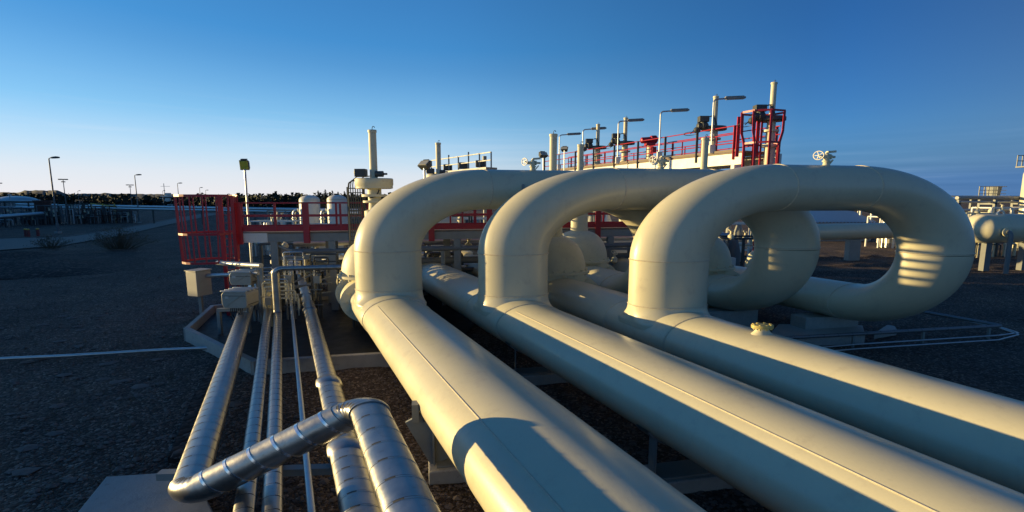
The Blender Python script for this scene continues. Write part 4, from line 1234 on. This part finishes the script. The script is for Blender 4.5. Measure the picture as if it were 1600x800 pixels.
sk = ((8, 338, 74, 4.2, 3.0, 'pale boxy process skid at the far left photo edge'), (48, 338, 76, 3.5, 2.2, 'low process skid between left edge and brown stack'),
      (88, 337, 78, 5, 3.2, 'dark process skid right behind the tallest street lamp'), (118, 336, 80, 4.5, 3.4, 'tall process skid right of the double headed lamp'),
      (136, 336, 80, 4, 2.4, 'low process skid with pipe loops behind the yard, mid left'), (156, 335, 82, 5, 3.0, 'process skid left of the double lamp at the bend'),
      (178, 334, 84, 4.5, 2.0, 'low flat process skid before the road bend'), (196, 334, 84, 3.5, 2.2, 'small process skid at the foot of the double lamp at the bend'))
for k, a in enumerate(sk): skid(*a, seed=20 + k, mats=('dark', 'pole', 'dark', 'brown'))
# small lift frame, yellow
q = at(160, 318, 84); root = thing('gantry', (q.x, q.y, 0), 'small yellow lifting frame above the far pipes', 'gantry')
MB().bar(V((q.x - 2.2, q.y, q.z)), V((q.x + 2.4, q.y, q.z - .5)), .18).build('beam', M['yellow'], root)
for x in (-2.1, 0, 2.2): MB().bar((q.x + x, q.y, -.1), (q.x + x, q.y, q.z), .14).build('leg', M['yellow'], root)

# white boat beyond the pipes
bt = at(263, 322, 262); bt.z = 0; s_ = 4.4
root = thing('boat', bt, 'white motor boat with wheelhouse and mast beyond the far pipes', 'boat')
hull = MB(); vs = []
for x, wd, z0, z1 in ((-2.6, .9, 0, 1.5), (-1, 1.1, -.1, 1.45), (1, 1.0, -.1, 1.6), (2.3, .5, 0, 1.9), (3.0, .03, .4, 2.1)):
    for y, z in ((-wd, z1), (-wd * .75, z0), (wd * .75, z0), (wd, z1)): vs.append(bt + V((x, y, z)) * s_ * .55)
fs = [(i * 4 + j, i * 4 + (j + 1) % 4, (i + 1) * 4 + (j + 1) % 4, (i + 1) * 4 + j) for i in range(4) for j in range(4)] + [(0, 1, 2, 3), (19, 18, 17, 16)]
hull.add(vs, fs).build('hull', M['white'], root, smooth=20)
cbn = MB().box(bt + V((-.3, 0, 2.1)) * s_ * .55, (5.2, 3.2, 2.6)).build('cabin', M['white'], root, bevel=.1)
MB().box(bt + V((-.25, 0, 2.25)) * s_ * .55, (5.26, 3.26, .7)).build('window_band', M['dark'], cbn)
MB().box(bt + V((.1, 0, 3.0)) * s_ * .55, (2.6, 2.2, 1.6)).build('wheelhouse', M['white'], root, bevel=.1)
ms = MB(); ms.bar(bt + V((-.6, 0, 2.6)) * s_ * .55, bt + V((-.6, 0, 5.6)) * s_ * .55, .2); ms.bar(bt + V((-1.4, 0, 4.9)) * s_ * .55, bt + V((.8, 0, 4.9)) * s_ * .55, .15); ms.build('mast', M['grey'], root)
far_pipe(at(233, 321, 250), at(252, 321, 250), .9, 'dark low barge shape left of the white boat', 2, 'dark')

# white vessels behind the left platform
def white_vessel(u, w, Y, vt, label):
    t = at(u, vt, Y); r_ = w / 2 / F * Y / 1.3
    root = thing('white_vessel', (t.x, Y, 0), label, 'tank', 'white domed vessels behind the left railing')
    h = t.z - r_ * .62
    MB().lathe((t.x, Y, .9), [(r_, 0), (r_, h - .9)] + [(r_ * math.cos(a), h - .9 + r_ * .62 * math.sin(a)) for a in [math.pi / 2 * k / 8 for k in range(1, 8)]], 32, 1.3).build('shell', M['white'], root)
    MB().lathe((t.x, Y, 0), [(r_ * .8, 0), (r_ * .8, .95)], 24, 1.3).build('skirt', M['grey'], root)
    MB().ring((t.x, Y, h), r_ + .005, .02, 1.3, seg=40).build('seam', M['weld'], root)
    MB().tube(fillet([(t.x - r_ * 1.2, Y - .5, h * .8), (t.x - r_ * 1.75, Y - .5, h * .78), (t.x - r_ * 1.75, Y - .5, .2)], .25, 6), .13, 12).build('side_pipe', M['galv'], root)
    for k in range(3):
        MB().lathe((t.x - r_ * 1.75, Y - .5, 1.0 + k * .8), [(.2, 0), (.2, .1)], 14).build('flange', M['cream2'], root)
white_vessel(483, 31, 38, 305, 'left white domed vessel behind the red railing')
white_vessel(526, 30, 37, 304.5, 'right white domed vessel behind the red railing')
for k, (u, v, Y, w, h, lab) in enumerate(((432, 350, 34, 3.2, 2.6, 'process skid seen through the left railing beside the floodlight post'), (502, 352, 33, 3.0, 2.4, 'process skid between the two white vessels'), (452, 345, 50, 4, 3.0, 'farther process skid behind the railing left of the vessels'))):
    skid(u, v, Y, w, h, lab, 60 + k, ('cream2', 'grey', 'white', 'galv'))

# pipes that cross behind the loops, low down
def cross_pipe(Y, z, r, s0, s1, label, mat='galv'):
    a = V((-2.0 + .983 * s0, Y + .1835 * s0, z)); b = V((-2.0 + .983 * s1, Y + .1835 * s1, z))
    root = thing('crossing_pipe', (a.x, a.y, 0), label, 'pipe', 'pipes crossing low behind the loops')
    MB().tube([a, a.lerp(b, .5), b], r, 16).build('run', M[mat], root)
    for k in range(4):
        p = a.lerp(b, .1 + .27 * k); MB().bar((p.x, p.y, -.1), (p.x, p.y, z - r * .9), .14).build('support', M['grey'], root)
for k, (Y, z, r, lab, mt) in enumerate(((20.6, 2.35, .16, 'highest of the crossing pipes behind the loops', 'galv'), (21.6, 1.95, .20, 'second crossing pipe behind the loops', 'cream2'), (22.4, 1.5, .15, 'third crossing pipe behind the loops', 'galv'),
                                  (23.6, .95, .22, 'thick low crossing pipe behind the loops', 'cream2'), (24.6, .5, .15, 'lowest crossing pipe on the gravel behind the loops', 'galv'))):
    cross_pipe(Y, z, r, -7.5 + .6 * k, 13.5 - 1.1 * k, lab, mt)
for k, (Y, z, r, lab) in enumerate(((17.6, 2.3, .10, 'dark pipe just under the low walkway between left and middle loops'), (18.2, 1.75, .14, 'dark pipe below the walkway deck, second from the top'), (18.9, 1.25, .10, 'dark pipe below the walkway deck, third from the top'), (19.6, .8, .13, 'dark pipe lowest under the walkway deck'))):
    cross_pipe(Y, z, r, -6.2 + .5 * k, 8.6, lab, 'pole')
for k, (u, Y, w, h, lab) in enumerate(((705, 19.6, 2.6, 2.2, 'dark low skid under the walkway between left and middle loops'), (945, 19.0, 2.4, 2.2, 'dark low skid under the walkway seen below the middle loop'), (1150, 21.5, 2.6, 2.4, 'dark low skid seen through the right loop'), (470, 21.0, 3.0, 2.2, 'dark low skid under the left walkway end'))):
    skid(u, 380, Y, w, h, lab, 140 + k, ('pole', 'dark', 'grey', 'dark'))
for k, (u, Y, w, h, lab) in enumerate(((690, 26, 3.4, 3.3, 'process skid glimpsed between the left and middle loops'), (735, 29, 3.2, 3.0, 'farther process skid glimpsed between left and middle loops'), (925, 27, 3.6, 3.4, 'process skid glimpsed under the middle loop'), (1160, 27, 3.2, 2.8, 'process skid glimpsed through the right loop'), (620, 30, 3.6, 3.2, 'process skid behind the left riser'))):
    skid(u, 380, Y, w, h, lab, 80 + k, ('cream2', 'grey', 'dark', 'white'))

# far grey walkway above the left loop
a, b = at(676, 268, 40), at(768, 252, 33); a.z = b.z = a.z - .2
root = thing('grey_walkway', (a.x, a.y, 0), 'far grey railing walkway above the left loop', 'walkway')
MB().bar(a, b, 1.0, .14).build('deck', M['grey'], root, smooth=0)
for z in (.55, 1.1): MB().bar(a + V((0, -.5, z)), b + V((0, -.5, z)), .07).build('rail', M['grey'], root)
for k in range(7):
    p = a.lerp(b, k / 6); MB().bar(p + V((0, -.5, 0)), p + V((0, -.5, 1.35 if k in (2, 4) else 1.12)), .10).build('post', M['grey'], root)
    if k % 3 == 0: MB().bar((p.x, p.y, -.1), (p.x, p.y, p.z - .08), .2).build('column', M['grey'], root)
for k in range(3):
    p = a.lerp(b, .3 + .27 * k); MB().box(p + V((0, -.1, .4)), (.7, .5, .5)).build('actuator', M['dark'], root, bevel=.06)
p = at(757, 244, 34); MB().lathe((p.x, p.y, 0), [(.13, 0), (.13, p.z - .3), (.16, p.z - .29), (.16, p.z)], 12).build('standpipe', M['grey'], root)

# ------------------------------------------------------------------ right background
a, b = at(1180, 364, 29.4), at(1470, 363, 33.6); a.z = b.z = 2.0
root = thing('crossing_pipeline', (a.x, a.y, 0), 'thick cream pipe seen level through the right loop', 'pipe')
MB().tube([a, a.lerp(b, .5), b], .56, 40).build('run', M['cream'], root)
for t_ in (.12, .5, .88):
    p = a.lerp(b, t_); MB().box((p.x, p.y, .68), (.9, .4, 1.5), .15).build('support', M['grey'], root, bevel=.02)
# shed with ribbed roof
c = at(1322, 352, 46); c.z = 0
root = thing('shed', c, 'shed with a dark ribbed metal roof seen through the right loop', 'shed')
wl_ = MB(); wl_.prism([(c.x - 4.5, c.y), (c.x + 2.6, c.y), (c.x + 2.6, c.y + 7), (c.x - 4.5, c.y + 7)], -.1, 1.9)
wl_.build('wall', M['grey'], root, smooth=0)
rf = MB(); n = 22; vs = []; 
for k in range(n * 2 + 1):
    t_ = k / (n * 2); z = .13 * (k % 2)
    vs += [V((c.x - 4.9 + 7.9 * t_, c.y - .3, 1.85 + z)), V((c.x - 3.2 + 6.6 * t_, c.y + 4.2, 3.05 + z)), V((c.x - 3.2 + 6.6 * t_, c.y + 7.3, 1.9 + z))]
rf.add(vs, [f for k in range(n * 2) for f in ((k * 3, k * 3 + 3, k * 3 + 4, k * 3 + 1), (k * 3 + 1, k * 3 + 4, k * 3 + 5, k * 3 + 2))])
rf.build('roof', M['galv'], root, smooth=0)
for k in range(3): MB().bar((c.x + 2.9, c.y - 1 + k * 1.5, -.1), (c.x + 2.9, c.y - 1 + k * 1.5, 3.2), .16).build('downpipe', M['white'], root)
for k, (u, v, Y, w, h, lab) in enumerate(((1388, 350, 40, 2.6, 2.7, 'white framed skid at the right end of the ribbed shed'), (1300, 345, 54, 5, 4.2, 'process skid peeping over the ribbed shed roof'))):
    skid(u, v, Y, w, h, lab, 100 + k, ('white', 'white', 'cream2', 'galv'))

# big lying tank at the right edge
tc = V((0, 0, 0)); a = at(1508, 357, 26.5); a.z = 2.5; b = a + V((9.5, 1.0, 0)); d = (b - a).normalized(); r_ = .86
root = thing('lying_tank', (a.x, a.y, 0), 'big cream tank lying on saddles at the right edge', 'tank')
pr_ = [(-.75, .06), (-.70, .32), (-.58, .56), (-.38, .8), (-.15, .95), (0, 1.0)]
pts = [a + d * (x * r_ + .9) for x, q in pr_] + [a + d * 3, b]
MB().tube(pts, [q * r_ for x, q in pr_] + [r_, r_], 44).build('shell', M['cream'], root)
MB().tube(fillet([a + d * 1.9 + V((0, -.5, -.1)), a + d * 1.5 + V((0, -1.3, -.15)), a + d * 1.5 + V((0, -1.3, -2.5))], .3, 8), .11, 20).build('nozzle_pipe', M['pole'], root)
MB().lathe(a + d * 1.62 + V((0, -1.0, -.14)), [(.26, 0), (.26, .08)], 24, 1, (0, 1, 0)).build('flange', M['cream2'], root)
MB().ring(a + d * 2.0 + V((0, -.2, .86)), .2, .05, 1, (0, 1, 0), 18, 6).build('lifting_eye', M['white'], root)
MB().bar(a + d * 3.0 + V((0, -.92, -.02)), b + V((0, -.92, -.02)), .2, .06).build('ledge', M['white'], root)
for k in range(3): MB().bar(a + d * (1.6 + 2.6 * k) + V((0, 0, -2.55)), a + d * (1.6 + 2.6 * k) + V((0, 0, -.7)), .35, .3).build('saddle', M['pole'], root)
# pipe rack behind it
a, b = at(1497, 325, 38), at(1700, 330, 44)
root = thing('pipe_rack', (a.x, a.y, 0), 'pipe rack carrying long pipes at the right edge', 'pipe rack')
for k, (z, r_, mt) in enumerate(((4.35, .14, 'grey'), (4.0, .10, 'galv'), (3.3, .12, 'galv'), (2.55, .13, 'grey'), (4.5, .07, 'white'))):
    MB().tube([V((a.x - .2, a.y + k * .3, z)), V((b.x, b.y + k * .3, z))], r_, 12).build('rack_pipe', M[mt], root)
for k in range(5):
    p = a.lerp(b, k / 4); 
    for y in (0, 1.3): MB().bar((p.x, p.y + y, -.1), (p.x, p.y + y, 4.2), .2).build('post', M['grey'], root)
    for z in (2.4, 3.85): MB().bar((p.x, p.y - .1, z), (p.x, p.y + 1.4, z), .16).build('crossbeam', M['grey'], root)
for k, (u, Y, w, h, lab) in enumerate(((1518, 34, 2.4, 3.2, 'cluttered sunlit skid under the pipe rack beside the right loop'), (1562, 34, 3.0, 3.6, 'sunlit skid under the pipe rack near the right edge'), (1598, 36, 3.0, 3.0, 'sunlit skid cut by the right photo edge'))):
    skid(u, 350, Y, w, h, lab, 120 + k, ('white', 'cream2', 'cream2', 'grey'))
c = at(1537, 308, 42)
root = thing('cage_platform', (c.x, c.y, 0), 'small grey railed platform with a drum above the right pipe rack', 'platform')
MB().box((c.x, c.y, c.z), (2.6, 1.6, .12)).build('deck', M['grey'], root)
for x in (-1.25, -.8, -.4, 0, .4): MB().bar((c.x + x, c.y - .75, c.z), (c.x + x, c.y - .75, c.z + .95), .06).build('post', M['grey'], root)
for z in (.3, .62, .95): MB().bar((c.x - 1.3, c.y - .75, c.z + z), (c.x + 1.2, c.y - .75, c.z + z), .05).build('rail', M['grey'], root)
MB().lathe((c.x + .85, c.y, c.z), [(.42, 0), (.52, .9), (.55, .95), (.5, 1.0)], 18).build('drum', M['grey'], root)
for x in (-1.1, 1.1): MB().bar((c.x + x, c.y, -.1), (c.x + x, c.y, c.z), .18).build('column', M['grey'], root)
c = at(1618, 262, 40)
root = thing('tower', (c.x, c.y, 0), 'tall cream column vessel with a top platform at the right photo edge', 'tower')
MB().lathe((c.x, c.y, 0), [(.62, 0), (.62, c.z - .55), (.56, c.z - .3), (.4, c.z - .12), (.1, c.z)], 26, 1.2).build('shell', M['cream'], root)
MB().box((c.x, c.y, c.z + .1), (1.8, 1.6, .1)).build('deck', M['grey'], root)
for x in (-.85, -.4, .4, .85):
    for y in (-.75, .75): MB().bar((c.x + x, c.y + y, c.z + .1), (c.x + x, c.y + y, c.z + 1.15), .06).build('post', M['grey'], root)
for z in (.65, 1.12):
    for y in (-.75, .75): MB().bar((c.x - .88, c.y + y, c.z + z), (c.x + .88, c.y + y, c.z + z), .06).build('rail', M['grey'], root)
